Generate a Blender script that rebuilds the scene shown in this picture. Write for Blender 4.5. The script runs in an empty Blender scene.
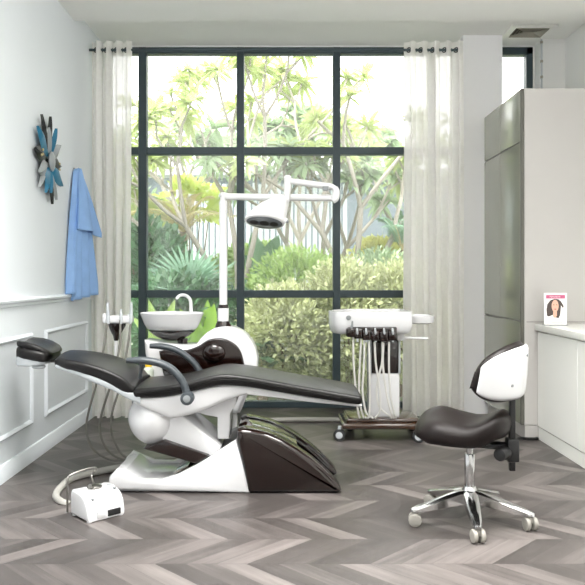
import bpy, bmesh, math, random
from mathutils import Vector, Matrix, noise as mnoise
R = math.radians
PI = math.pi
S = bpy.context.scene
COL = S.collection
random.seed(7)

# ---------------------------------------------------------------- camera
FOC, CX, CY, EYE = 720.0, 285.0, 277.0, 1.2
cam = bpy.data.cameras.new('camera')
camo = bpy.data.objects.new('camera', cam)
COL.objects.link(camo)
camo.location = (0, 0, EYE)
camo.rotation_euler = (R(90), 0, 0)
cam.sensor_width = 36.0
cam.lens = 36.0 * FOC / 585.0
cam.shift_x = (292.5 - CX) / 585.0
cam.shift_y = -(292.5 - CY) / 585.0
cam.clip_start = 0.05
cam.clip_end = 300
S.camera = camo

def P(px, py, Y):
    """a pixel of the photograph at depth Y as a point of the room"""
    return Vector(((px - CX) * Y / FOC, Y, EYE - (py - CY) * Y / FOC))

# ---------------------------------------------------------------- materials
def lin(c):
    return c / 12.92 if c <= 0.04045 else ((c + 0.055) / 1.055) ** 2.4
def col(h):
    h = h.lstrip('#')
    return tuple(lin(int(h[i:i + 2], 16) / 255.0) for i in (0, 2, 4)) + (1.0,)

def mat(name, hexa, rough=0.5, metal=0.0, coat=0.0, var=0.0, vscale=8.0, bump=0.0, bscale=60.0, spec=0.5, transl=0.0):
    m = bpy.data.materials.new(name)
    m.use_nodes = True
    nt = m.node_tree
    b = nt.nodes['Principled BSDF']
    c = col(hexa)
    b.inputs['Base Color'].default_value = c
    b.inputs['Roughness'].default_value = rough
    b.inputs['Metallic'].default_value = metal
    b.inputs['Coat Weight'].default_value = coat
    b.inputs['Coat Roughness'].default_value = 0.08
    b.inputs['Specular IOR Level'].default_value = spec
    tc = nt.nodes.new('ShaderNodeTexCoord')
    if var > 0:
        n = nt.nodes.new('ShaderNodeTexNoise')
        n.inputs['Scale'].default_value = vscale
        n.inputs['Detail'].default_value = 4
        nt.links.new(tc.outputs['Object'], n.inputs['Vector'])
        mr = nt.nodes.new('ShaderNodeMapRange')
        mr.inputs['From Min'].default_value = 0.25
        mr.inputs['From Max'].default_value = 0.75
        mr.inputs['To Min'].default_value = 1 - var
        mr.inputs['To Max'].default_value = 1 + var
        nt.links.new(n.outputs['Fac'], mr.inputs['Value'])
        mx = nt.nodes.new('ShaderNodeVectorMath')
        mx.operation = 'SCALE'
        mx.inputs[0].default_value = c[:3]
        nt.links.new(mr.outputs['Result'], mx.inputs['Scale'])
        nt.links.new(mx.outputs['Vector'], b.inputs['Base Color'])
    if bump > 0:
        n2 = nt.nodes.new('ShaderNodeTexNoise')
        n2.inputs['Scale'].default_value = bscale
        n2.inputs['Detail'].default_value = 3
        nt.links.new(tc.outputs['Object'], n2.inputs['Vector'])
        bp = nt.nodes.new('ShaderNodeBump')
        bp.inputs['Strength'].default_value = bump
        bp.inputs['Distance'].default_value = 0.01
        nt.links.new(n2.outputs['Fac'], bp.inputs['Height'])
        nt.links.new(bp.outputs['Normal'], b.inputs['Normal'])
    if transl > 0:
        out = nt.nodes['Material Output']
        t = nt.nodes.new('ShaderNodeBsdfTranslucent')
        t.inputs['Color'].default_value = c
        if var > 0:
            nt.links.new(mx.outputs['Vector'], t.inputs['Color'])
        ms = nt.nodes.new('ShaderNodeMixShader')
        ms.inputs['Fac'].default_value = transl
        nt.links.new(b.outputs['BSDF'], ms.inputs[1])
        nt.links.new(t.outputs['BSDF'], ms.inputs[2])
        nt.links.new(ms.outputs['Shader'], out.inputs['Surface'])
    return m

M = {}
M['wall_left'] = mat('white_wall_paint', '#e4e9ee', 0.55, var=0.01, vscale=2.0)
M['wall'] = mat('wall_paint', '#e9e9e7', 0.6, var=0.01, vscale=2.0)
M['column'] = mat('column_paint', '#f2f2f4', 0.6)
M['ceil'] = mat('ceiling_paint', '#f2f2ee', 0.8, var=0.008, vscale=1.2)
M['frame'] = mat('window_frame_metal', '#3e4b51', 0.4, spec=0.4)
M['white'] = mat('white_plastic', '#d6d6d8', 0.22, coat=0.35)
M['lampwhite'] = mat('lamp_white_enamel', '#dcdcdd', 0.3, coat=0.2)
M['brown'] = mat('brown_gloss_plastic', '#170a07', 0.14, coat=0.35, var=0.12, vscale=20)
M['brown_glass'] = mat('brown_glass_plastic', '#331d0d', 0.12, coat=1.0)
M['leather'] = mat('dark_leather', '#0e0c0c', 0.36, bump=0.12, bscale=180, spec=0.35)
M['leather_stool'] = mat('stool_leather', '#150e0d', 0.42, bump=0.12, bscale=180, spec=0.25)
M['grey_arm'] = mat('grey_plastic', '#3a4045', 0.4)
M['grey_mid'] = mat('mid_grey_plastic', '#868a8c', 0.45)
M['shell'] = mat('silver_shell', '#b9bec2', 0.35)
M['hose'] = mat('hose_grey', '#77756f', 0.5)
M['hose_light'] = mat('hose_light', '#d5d4d0', 0.5)
M['hose_thick'] = mat('hose_thick_grey', '#a3a19b', 0.55, bump=0.2, bscale=120)
M['chrome'] = mat('chrome_metal', '#c9c9c9', 0.16, metal=1.0)
M['steel'] = mat('brushed_steel', '#8f8d88', 0.3, metal=1.0)
M['lens'] = mat('lens_dark', '#6d7276', 0.25, coat=0.5)
M['black'] = mat('black_plastic', '#161617', 0.45)
M['rubber'] = mat('caster_grey', '#94918a', 0.55)
M['rubber_dark'] = mat('caster_dark', '#2c2d2f', 0.5)
M['cab_side'] = mat('cabinet_laminate', '#b9b6b3', 0.5, var=0.01)
M['cab_door'] = mat('cabinet_door_gloss', '#9b9c8e', 0.12, coat=0.6)
M['cab_edge'] = mat('cabinet_edge', '#5c5b54', 0.4)
M['counter'] = mat('counter_white', '#f3f3ee', 0.25, coat=0.2)
M['counter_front'] = mat('counter_front', '#f6f6f1', 0.35)
M['gap'] = mat('shadow_gap_dark', '#4a4844', 0.8)
M['blue'] = mat('blue_cotton', '#93b8ea', 0.85, var=0.05, vscale=14, bump=0.15, bscale=40)
M['petal_blue'] = mat('petal_teal', '#1f6c8d', 0.4, var=0.1, vscale=30)
M['petal_black'] = mat('petal_black', '#1e2022', 0.4)
M['petal_grey'] = mat('petal_silver', '#92979a', 0.4)
M['yellow'] = mat('yellow_cap', '#e8c21c', 0.4)
M['bottle'] = mat('bottle_clear', '#cfd6c8', 0.15, coat=0.4)
M['pink'] = mat('pink_print', '#c25f83', 0.4)
M['paper'] = mat('paper_white', '#f4f1f0', 0.4)
M['skin'] = mat('print_skin', '#dfae98', 0.5)
M['hair'] = mat('print_hair', '#4a3f3c', 0.5)
M['print_grey'] = mat('print_grey', '#8f8f92', 0.5)
M['print_lip'] = mat('print_lip', '#b9636a', 0.5)
M['vent'] = mat('vent_white', '#f2f2ee', 0.5)
M['vent_in'] = mat('vent_louver', '#a09c90', 0.5)
M['vent_dark'] = mat('vent_dark', '#5f5c52', 0.7)
M['bark'] = mat('pale_bark', '#918b81', 0.85, var=0.15, vscale=9)
M['bark_dark'] = mat('brown_bark', '#6e5f4c', 0.85, var=0.2, vscale=12)
M['leaf_light'] = mat('leaf_light', '#a3b172', 0.45, var=0.22, vscale=3.5, transl=0.45)
M['leaf_pale'] = mat('leaf_pale', '#98ad88', 0.5, var=0.2, vscale=3.0, transl=0.45)
M['leaf_mid'] = mat('leaf_mid', '#92ad60', 0.45, var=0.25, vscale=5, transl=0.4)
M['leaf_hedge'] = mat('leaf_hedge', '#b9bf93', 0.5, var=0.45, vscale=6, transl=0.35)
M['leaf_dark'] = mat('leaf_dark', '#4f7550', 0.4, var=0.25, vscale=4, transl=0.3)
M['leaf_fan'] = mat('leaf_fan', '#8fb39a', 0.4, var=0.12, vscale=6, transl=0.4)
M['leaf_lime'] = mat('leaf_lime', '#9cc84a', 0.4, var=0.15, vscale=6, transl=0.5)
M['leaf_yellow'] = mat('leaf_yellow', '#cfd07c', 0.5, var=0.2, vscale=5, transl=0.45)
M['leaf_lemon'] = mat('leaf_lemon', '#bfcd6c', 0.5, var=0.15, vscale=5, transl=0.55)
M['leaf_straw'] = mat('leaf_straw', '#c9bd92', 0.6, var=0.2, vscale=6, transl=0.4)
M['fence'] = mat('fence_white', '#b4bbbf', 0.6)
M['house'] = mat('house_grey', '#6b757d', 0.7, var=0.03, vscale=1)
M['roof'] = mat('roof_pale', '#b9bdc0', 0.5)
M['house_dark'] = mat('house_dark', '#5d6c70', 0.5)

def mat_grass():
    m = mat('lawn_grass', '#949c80', 0.9, var=0.35, vscale=5, bump=0.6, bscale=40)
    return m
M['grass'] = mat_grass()
M['paving'] = mat('stone_paving', '#b3b1a8', 0.8, var=0.1, vscale=4)

def mat_sheer():
    m = bpy.data.materials.new('sheer_curtain')
    m.use_nodes = True
    nt = m.node_tree
    nt.nodes.remove(nt.nodes['Principled BSDF'])
    out = nt.nodes['Material Output']
    d = nt.nodes.new('ShaderNodeBsdfDiffuse'); d.inputs['Color'].default_value = col('#fbf9f7')
    t = nt.nodes.new('ShaderNodeBsdfTranslucent'); t.inputs['Color'].default_value = col('#fdfaf9')
    tr = nt.nodes.new('ShaderNodeBsdfTransparent')
    tc = nt.nodes.new('ShaderNodeTexCoord')
    w = nt.nodes.new('ShaderNodeTexNoise'); w.inputs['Scale'].default_value = 30
    nt.links.new(tc.outputs['Object'], w.inputs['Vector'])
    mr = nt.nodes.new('ShaderNodeMapRange')
    mr.inputs['To Min'].default_value = 0.04; mr.inputs['To Max'].default_value = 0.14
    nt.links.new(w.outputs['Fac'], mr.inputs['Value'])
    a = nt.nodes.new('ShaderNodeMixShader'); a.inputs['Fac'].default_value = 0.5
    b = nt.nodes.new('ShaderNodeMixShader')
    nt.links.new(d.outputs[0], a.inputs[1]); nt.links.new(t.outputs[0], a.inputs[2])
    nt.links.new(mr.outputs[0], b.inputs['Fac'])
    nt.links.new(a.outputs[0], b.inputs[1]); nt.links.new(tr.outputs[0], b.inputs[2])
    nt.links.new(b.outputs[0], out.inputs['Surface'])
    return m
M['sheer'] = mat_sheer()

def mat_glass():
    m = bpy.data.materials.new('window_glass')
    m.use_nodes = True
    nt = m.node_tree
    nt.nodes.remove(nt.nodes['Principled BSDF'])
    out = nt.nodes['Material Output']
    tr = nt.nodes.new('ShaderNodeBsdfTransparent'); tr.inputs['Color'].default_value = (0.97, 0.985, 0.98, 1)
    g = nt.nodes.new('ShaderNodeBsdfGlossy'); g.inputs['Roughness'].default_value = 0.02
    fr = nt.nodes.new('ShaderNodeFresnel'); fr.inputs['IOR'].default_value = 1.45
    ms = nt.nodes.new('ShaderNodeMixShader')
    nt.links.new(fr.outputs[0], ms.inputs['Fac'])
    nt.links.new(tr.outputs[0], ms.inputs[1]); nt.links.new(g.outputs[0], ms.inputs[2])
    haze = nt.nodes.new('ShaderNodeBsdfTranslucent'); haze.inputs['Color'].default_value = (1, 1, 1, 1)  # white scatter in the glass stands in for garden haze and glare
    m2_ = nt.nodes.new('ShaderNodeMixShader'); m2_.inputs['Fac'].default_value = 0.04
    nt.links.new(ms.outputs[0], m2_.inputs[1]); nt.links.new(haze.outputs[0], m2_.inputs[2])
    nt.links.new(m2_.outputs[0], out.inputs['Surface'])
    return m
M['glass'] = mat_glass()

def mat_floor():
    m = bpy.data.materials.new('chevron_wood_floor')
    m.use_nodes = True
    nt = m.node_tree
    b = nt.nodes['Principled BSDF']
    N, L = nt.nodes.new, nt.links.new
    def math_(op, a, c=None, c2=None):
        n = N('ShaderNodeMath'); n.operation = op
        for i, v in enumerate((a, c, c2)):
            if v is None: continue
            if isinstance(v, (int, float)): n.inputs[i].default_value = v
            else: L(v, n.inputs[i])
        return n.outputs[0]
    tc = N('ShaderNodeTexCoord')
    sx = N('ShaderNodeSeparateXYZ'); L(tc.outputs['Object'], sx.inputs[0])
    ROW, PW, SL = 0.285, 0.128, 1.0
    x, y = sx.outputs[0], math_('ADD', sx.outputs[1], 10 * ROW - 0.16)
    row = math_('FLOOR', math_('DIVIDE', y, ROW))
    vp = math_('PINGPONG', y, ROW)
    s = math_('ADD', math_('SUBTRACT', x, math_('MULTIPLY', vp, SL)), 20.0)
    sd = math_('DIVIDE', s, PW)
    pid = math_('FLOOR', sd)
    fr = math_('FRACT', sd)
    cx = N('ShaderNodeCombineXYZ'); L(pid, cx.inputs[0]); L(row, cx.inputs[1])
    wn = N('ShaderNodeTexWhiteNoise'); wn.noise_dimensions = '2D'; L(cx.outputs[0], wn.inputs['Vector'])
    # grain stretched along the plank
    gx = N('ShaderNodeCombineXYZ')
    L(math_('MULTIPLY', s, 26.0), gx.inputs[0]); L(math_('MULTIPLY', vp, 3.0), gx.inputs[1])
    L(math_('MULTIPLY', wn.outputs['Value'], 37.0), gx.inputs[2])
    gn = N('ShaderNodeTexNoise'); gn.inputs['Scale'].default_value = 1.0; gn.inputs['Detail'].default_value = 5
    gn.inputs['Roughness'].default_value = 0.6
    L(gx.outputs[0], gn.inputs['Vector'])
    bl = N('ShaderNodeTexNoise'); bl.inputs['Scale'].default_value = 2.2; bl.inputs['Detail'].default_value = 3
    gx2 = N('ShaderNodeCombineXYZ')
    L(math_('MULTIPLY', s, 3.0), gx2.inputs[0]); L(vp, gx2.inputs[1]); L(math_('MULTIPLY', wn.outputs['Value'], 11.0), gx2.inputs[2])
    L(gx2.outputs[0], bl.inputs['Vector'])
    f = math_('ADD', math_('MULTIPLY', wn.outputs['Value'], 0.50),
              math_('ADD', math_('MULTIPLY', gn.outputs['Fac'], 0.50), math_('MULTIPLY', bl.outputs['Fac'], 0.45)))
    f = math_('SUBTRACT', f, 0.24)
    cr = N('ShaderNodeValToRGB')
    e = cr.color_ramp.elements
    e[0].position = 0.10; e[0].color = col('#34302e')
    e[1].position = 0.95; e[1].color = col('#7f7875')
    k = cr.color_ramp.elements.new(0.5); k.color = col('#4c4745')
    L(f, cr.inputs[0])
    # joints
    j1 = math_('LESS_THAN', fr, 0.022)
    rf = math_('FRACT', math_('DIVIDE', y, ROW))
    j2 = math_('LESS_THAN', rf, 0.012)
    j = math_('MAXIMUM', j1, j2)
    mx = N('ShaderNodeMixRGB'); mx.inputs[2].default_value = col('#2e2a29')
    L(math_('MULTIPLY', j, 0.6), mx.inputs[0]); L(cr.outputs[0], mx.inputs[1])
    L(mx.outputs[0], b.inputs['Base Color'])
    rr = N('ShaderNodeMapRange'); rr.inputs['To Min'].default_value = 0.30; rr.inputs['To Max'].default_value = 0.46
    L(gn.outputs['Fac'], rr.inputs['Value']); L(rr.outputs[0], b.inputs['Roughness'])
    bp = N('ShaderNodeBump'); bp.inputs['Strength'].default_value = 0.12; bp.inputs['Distance'].default_value = 0.004
    L(math_('SUBTRACT', gn.outputs['Fac'], j), bp.inputs['Height']); L(bp.outputs[0], b.inputs['Normal'])
    return m
M['floor'] = mat_floor()

# ---------------------------------------------------------------- mesh helpers
def link(name, me, m, parent=None, smooth=40):
    o = bpy.data.objects.new(name, me)
    COL.objects.link(o)
    if m is not None: me.materials.append(m if not isinstance(m, str) else M[m])
    if parent is not None:
        o.parent = parent
        o.matrix_parent_inverse = Matrix.Translation(-parent.location) if parent.parent is None else Matrix.Identity(4)
    if smooth:
        me.shade_smooth()
        me.set_sharp_from_angle(angle=R(smooth))
    return o

def obj(name, bm, m, parent=None, smooth=40):
    """link the bmesh (given in world coordinates) as one mesh object"""
    bmesh.ops.recalc_face_normals(bm, faces=bm.faces[:])
    me = bpy.data.meshes.new(name)
    bm.to_mesh(me); bm.free()
    return link(name, me, m, parent, smooth)

def thing(name, label, cat, loc=(0, 0, 0), group=None):
    o = bpy.data.objects.new(name, None)
    o.empty_display_size = 0.1
    COL.objects.link(o)
    o.location = loc
    o['label'] = label; o['category'] = cat
    if group: o['group'] = group
    return o

def tag(o, label, cat, group=None, kind=None):
    o['label'] = label; o['category'] = cat
    if group: o['group'] = group
    if kind: o['kind'] = kind
    return o

def struct(name, bm, m, parent=None):
    o = obj(name, bm, m, parent)
    if parent is None:
        o['kind'] = 'structure'
    return o

def box(bm, lo, hi, bev=0.0, seg=2):
    lo, hi = Vector(lo), Vector(hi)
    r = bmesh.ops.create_cube(bm, size=1.0)
    vs = r['verts']
    c, d = (lo + hi) / 2, hi - lo
    for v in vs:
        v.co = Vector((v.co.x * d.x, v.co.y * d.y, v.co.z * d.z)) + c
    if bev > 0:
        es = list({e for v in vs for e in v.link_edges})
        bmesh.ops.bevel(bm, geom=es, offset=bev, segments=seg, profile=0.5, affect='EDGES')
    return vs

def obox(bm, M4, size, bev=0.0, seg=2):
    """box of a size under a matrix"""
    t = bmesh.new()
    box(t, (-size[0] / 2, -size[1] / 2, -size[2] / 2), (size[0] / 2, size[1] / 2, size[2] / 2), bev, seg)
    t.transform(M4)
    merge(bm, t)

def merge(bm, t):
    me = bpy.data.meshes.new('tmp')
    t.to_mesh(me); t.free()
    bm.from_mesh(me)
    bpy.data.meshes.remove(me)

def catmull(pts, n=8):
    pts = [Vector(p) for p in pts]
    if len(pts) < 3: return pts
    out = []
    q = [pts[0] * 2 - pts[1]] + pts + [pts[-1] * 2 - pts[-2]]
    for i in range(1, len(q) - 2):
        a, b, c, d = q[i - 1], q[i], q[i + 1], q[i + 2]
        for k in range(n):
            t = k / n
            out.append(0.5 * ((2 * b) + (c - a) * t + (2 * a - 5 * b + 4 * c - d) * t * t + (3 * b - a - 3 * c + d) * t ** 3))
    out.append(pts[-1])
    return out

def tube(bm, pts, r, sides=10, smooth=0, caps=True, flat=None):
    """a tube along points, r a number or one per point; flat=(axis vector, factor) squashes its section"""
    pts = [Vector(p) for p in pts]
    rs = r if isinstance(r, (list, tuple)) else [r] * len(pts)
    if smooth:
        n0 = len(pts)
        sp = catmull(pts, smooth)
        rr = []
        for i in range(len(sp)):
            u = i / (len(sp) - 1) * (n0 - 1)
            k = min(int(u), n0 - 2)
            rr.append(rs[k] + (rs[k + 1] - rs[k]) * (u - k))
        pts, rs = sp, rr
    rings = []
    up = None
    for i, p in enumerate(pts):
        if i == 0: d = pts[1] - pts[0]
        elif i == len(pts) - 1: d = pts[-1] - pts[-2]
        else: d = (pts[i + 1] - pts[i]).normalized() + (pts[i] - pts[i - 1]).normalized()
        d = d.normalized() if d.length > 1e-9 else Vector((0, 0, 1))
        if up is None:
            up = Vector((0, 0, 1)) if abs(d.z) < 0.9 else Vector((0, 1, 0))
        u = up - d * up.dot(d)
        if u.length < 1e-4:
            u = d.orthogonal()
        u.normalize(); up = u
        w = d.cross(u)
        ring = []
        for k in range(sides):
            a = 2 * PI * k / sides
            off = (u * math.cos(a) + w * math.sin(a)) * rs[i]
            if flat:
                ax = Vector(flat[0]).normalized()
                off -= ax * off.dot(ax) * (1 - flat[1])
            ring.append(bm.verts.new(p + off))
        rings.append(ring)
    for a, b in zip(rings, rings[1:]):
        for k in range(sides):
            bm.faces.new((a[k], a[(k + 1) % sides], b[(k + 1) % sides], b[k]))
    if caps:
        bm.faces.new(rings[0][::-1]); bm.faces.new(rings[-1])

def lathe(bm, prof, c=(0, 0, 0), seg=32, sx=1.0, sy=1.0, M4=None):
    """profile [(radius, z)] turned round the z axis"""
    t = bmesh.new()
    rings = []
    for (r, z) in prof:
        if r < 1e-6:
            rings.append([t.verts.new((0, 0, z))])
        else:
            rings.append([t.verts.new((r * sx * math.cos(2 * PI * k / seg), r * sy * math.sin(2 * PI * k / seg), z)) for k in range(seg)])
    for a, b in zip(rings, rings[1:]):
        for k in range(seg):
            k2 = (k + 1) % seg
            if len(a) == 1 and len(b) == 1: continue
            if len(a) == 1: t.faces.new((a[0], b[k], b[k2]))
            elif len(b) == 1: t.faces.new((a[k], a[k2], b[0]))
            else: t.faces.new((a[k], a[k2], b[k2], b[k]))
    if len(rings[0]) > 1: t.faces.new(rings[0][::-1])
    if len(rings[-1]) > 1: t.faces.new(rings[-1])
    t.transform(M4 if M4 is not None else Matrix.Translation(Vector(c)))
    merge(bm, t)

def cyl(bm, a, b, r, sides=20, bev=0.0):
    a, b = Vector(a), Vector(b)
    d = (b - a); l = d.length
    q = d.to_track_quat('Z', 'Y').to_matrix().to_4x4()
    pr = [(r, 0), (r, l)] if bev <= 0 else [(r - bev, 0), (r - bev * .3, bev * .3), (r, bev), (r, l - bev), (r - bev * .3, l - bev * .3), (r - bev, l)]
    lathe(bm, pr, seg=sides, M4=Matrix.Translation(a) @ q)

def prism(bm, poly, y0, y1, bev=0.0, seg=3):
    """polygon [(x, z)] drawn out from y0 to y1, its rim edges rounded"""
    t = bmesh.new()
    a = [t.verts.new((x, y0, z)) for x, z in poly]
    b = [t.verts.new((x, y1, z)) for x, z in poly]
    n = len(poly)
    fa = t.faces.new(a[::-1]); fb = t.faces.new(b)
    for k in range(n):
        t.faces.new((a[k], a[(k + 1) % n], b[(k + 1) % n], b[k]))
    bmesh.ops.recalc_face_normals(t, faces=t.faces[:])
    if bev > 0:
        es = list(set(fa.edges) | set(fb.edges))
        bmesh.ops.bevel(t, geom=es, offset=bev, segments=seg, profile=0.5, affect='EDGES')
    merge(bm, t)

def loft(bm, secs, closed=True, caps=True):
    """sections: lists of points, all of one length"""
    rings = [[bm.verts.new(Vector(p)) for p in s] for s in secs]
    n = len(rings[0])
    for a, b in zip(rings, rings[1:]):
        for k in range(n if closed else n - 1):
            bm.faces.new((a[k], a[(k + 1) % n], b[(k + 1) % n], b[k]))
    if caps and closed:
        bm.faces.new(rings[0][::-1]); bm.faces.new(rings[-1])

def rrect(cy, hz, hw, hh, r, n=4, crown=0.0):
    """rounded rectangle (y, z) ring round centre cy, hz; crown lifts the middle of the top"""
    out = []
    for (sx, sz, a0) in ((1, -1, -90), (1, 1, 0), (-1, 1, 90), (-1, -1, 180)):
        for k in range(n + 1):
            a = R(a0 + 90.0 * k / n)
            out.append((cy + sx * (hw - r) + r * math.cos(a), hz + sz * (hh - r) + r * math.sin(a)))
        if sx == 1 and sz == 1:
            for q in (0.6, 0.2, -0.2, -0.6):
                out.append((cy + q * (hw - r), hz + hh + crown * (1 - q * q)))
    return out

def ellipsoid(bm, c, r, M3=None, seg=28, ring=16):
    t = bmesh.new()
    bmesh.ops.create_uvsphere(t, u_segments=seg, v_segments=ring, radius=1.0)
    m = Matrix.Diagonal((r[0], r[1], r[2], 1))
    if M3 is not None: m = M3 @ m
    t.transform(Matrix.Translation(Vector(c)) @ m)
    merge(bm, t)

def torus(bm, c, R0, r0, axis=(0, 1, 0), seg=18, sd=8):
    q = Vector(axis).to_track_quat('Z', 'Y').to_matrix()
    rings = []
    for i in range(seg):
        a = 2 * PI * i / seg
        ring = []
        for k in range(sd):
            b = 2 * PI * k / sd
            v = Vector(((R0 + r0 * math.cos(b)) * math.cos(a), (R0 + r0 * math.cos(b)) * math.sin(a), r0 * math.sin(b)))
            ring.append(bm.verts.new(Vector(c) + q @ v))
        rings.append(ring)
    for i in range(seg):
        a, b = rings[i], rings[(i + 1) % seg]
        for k in range(sd):
            bm.faces.new((a[k], a[(k + 1) % sd], b[(k + 1) % sd], b[k]))

def B(): return bmesh.new()

# ---------------------------------------------------------------- room shell
XL, XR, YB = -1.66, 2.5, 6.6
ZC, ZR, YS = 3.22, 3.32, 5.68
Y0 = -2.6

bm = B(); box(bm, (XL - 0.2, Y0, -0.12), (XR + 0.2, YB + 0.14, 0.0)); struct('floor', bm, 'floor')
bm = B()
box(bm, (XL - 0.2, Y0, ZC), (XR + 0.2, YS, ZC + 0.3))
box(bm, (XL - 0.2, YS, ZR), (XR + 0.2, YB + 0.2, ZC + 0.3))
struct('ceiling', bm, 'ceil')
bm = B()
box(bm, (XL - 0.2, 2.9, 0), (XL, YB + 0.2, ZC + 0.3))
box(bm, (XL - 0.2, Y0, 0), (XL, 2.9, .9))
box(bm, (XL - 0.2, Y0, 2.95), (XL, 2.9, ZC + .3))
box(bm, (XL - 0.2, Y0, .9), (XL, Y0 + .25, 2.95))
struct('wall_left', bm, 'wall_left')
bm = B(); box(bm, (XR, Y0, 0), (XR + 0.2, YB + 0.2, ZC + 0.3)); struct('wall_right', bm, 'wall')

# window geometry (outer frame) at YB
def wx(px, Y=YB): return (px - CX) * Y / FOC
def wz(py, Y=YB): return EYE - (py - CY) * Y / FOC
WT = wz(47)
bm = B()
box(bm, (XL, YB, WT), (XR, YB + 0.2, ZC + 0.3))                     # strip above the windows
box(bm, (wx(533), YB, 0), (XR, YB + 0.2, WT))                       # beside the narrow window
box(bm, (1.56, YB, 0), (1.88, YB + 0.2, WT))                        # behind the column
struct('wall_back', bm, 'wall')
bm = B(); box(bm, (1.56, 6.31, 0), (1.905, YB, ZR)); struct('column', bm, 'column')
bm = B(); box(bm, (2.29, 6.42, 0), (XR, YB, ZR)); struct('pillar', bm, 'wall')

# left wall: baseboard, chair rail, panel mouldings
def rail_profile(name, prof, y0, y1):
    bm = B(); prism(bm, prof, y0, y1); return struct(name, bm, 'wall_left')
rail_profile('baseboard_left', [(XL, 0), (XL + .022, 0), (XL + .022, .058), (XL + .016, .07), (XL + .016, .085), (XL + .008, .098), (XL, .1)], Y0, YB)
rail_profile('trim_1', [(XL, 1.015), (XL + .012, 1.02), (XL + .014, 1.035), (XL + .03, 1.045), (XL + .034, 1.058), (XL + .022, 1.066), (XL, 1.07)], Y0, YB)
def panel(name, y0, y1, z0, z1):
    bm = B()
    w = 0.034
    prof = [(0, 0), (0.004, 0.0), (0.013, 0.008), (0.018, 0.017), (0.013, 0.026), (0.004, 0.034), (0, 0.034)]
    secs = []
    for (y, z, sy, sz) in ((y0, z0, 1, 1), (y1, z0, -1, 1), (y1, z1, -1, -1), (y0, z1, 1, -1), (y0, z0, 1, 1)):
        secs.append([(XL + px, y + sy * d, z + sz * d) for px, d in prof])
    loft(bm, secs, closed=False, caps=False)
    return struct(name, bm, 'wall_left')
panel('trim_2', 4.97, 6.02, 0.235, 0.835)
panel('trim_3', 3.62, 4.72, 0.235, 0.835)
panel('trim_4', 2.27, 3.37, 0.235, 0.835)
panel('trim_5', 0.92, 2.02, 0.235, 0.835)

# large window: nine panes and the strips behind the curtains
w1 = bpy.data.objects.new('window_1', None); COL.objects.link(w1); w1.location = (0, YB, 0); w1['kind'] = 'structure'
bm = B()
ZB0, ZB1 = 0.0, wz(402)
xl, xr = XL, 1.56
fy0, fy1 = YB, YB + 0.09
for (pa, pb) in ((47, 53.5), (147, 154.3), (290.3, 297.8)):
    box(bm, (xl, fy0, wz(pb)), (xr, fy1, wz(pa)), 0.004, 1)
box(bm, (xl, fy0, 0.0), (xr, fy1, ZB1), 0.004, 1)
for (pa, pb) in ((138.5, 146.5), (236.7, 244), (333, 340.3), (428.5, 436)):
    box(bm, (wx(pa), fy0 - 0.012, 0.0), (wx(pb), fy1, wz(47.3)), 0.004, 1)
box(bm, (xl, fy0, 0.0), (xl + 0.06, fy1, WT), 0.004, 1)
obj('frame', bm, 'frame', w1)
bm = B(); box(bm, (xl, YB + 0.04, 0.02), (xr, YB + 0.046, WT - 0.02)); obj('pane', bm, 'glass', w1)

w2 = bpy.data.objects.new('window_2', None); COL.objects.link(w2); w2.location = (2.05, YB, 0); w2['kind'] = 'structure'
bm = B()
xa, xb = 1.88, wx(533)
box(bm, (xa, fy0, wz(54.5)), (xb, fy1, WT), 0.004, 1)
box(bm, (xa, fy0, 0), (xb, fy1, 0.08), 0.004, 1)
box(bm, (wx(526.5), fy0, 0.08), (xb, fy1, WT), 0.004, 1)
box(bm, (xa, fy0, 0.08), (xa + 0.03, fy1, WT), 0.004, 1)
obj('frame', bm, 'frame', w2)
bm = B(); box(bm, (xa, YB + 0.04, 0.02), (xb, YB + 0.046, WT - 0.02)); obj('pane', bm, 'glass', w2)

bm = B(); box(bm, (XL - .2, Y0 - .2, 0), (XR + .2, Y0, ZC + .3)); struct('wall_rear', bm, 'wall')
w3 = bpy.data.objects.new('added_side_window', None); COL.objects.link(w3); w3.location = (XL, .3, .9); w3['kind'] = 'structure'  # added window, out of view, lets sky light in from the left
bm = B()
for z in (.9, 2.89): box(bm, (XL - .12, Y0 + .25, z), (XL - .04, 2.9, z + .06))
for k in range(5):
    y = Y0 + .25 + (2.9 - Y0 - .25 - .06) * k / 4
    box(bm, (XL - .12, y, .9), (XL - .04, y + .06, 2.95))
obj('frame', bm, 'frame', w3)
bm = B(); box(bm, (XL - .083, Y0 + .26, .92), (XL - .077, 2.88, 2.93)); obj('pane', bm, 'glass', w3)

# conduit with clips up the pillar edge
t = thing('cable_conduit', 'thin pale conduit with dark clips up the pillar edge behind the tall cabinet', 'conduit', (2.285, 6.41, 0))
bm = B(); cyl(bm, (2.285, 6.411, 0), (2.285, 6.411, ZR - 0.002), 0.008, 8); obj('pipe', bm, 'shell', t)
for z in (3.29, 3.12, 2.98, 2.84, 2.70):
    bm = B(); box(bm, (2.275, 6.40, z - 0.012), (2.295, 6.42, z + 0.012), 0.003); obj('clip', bm, 'vent_in', t)

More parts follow.
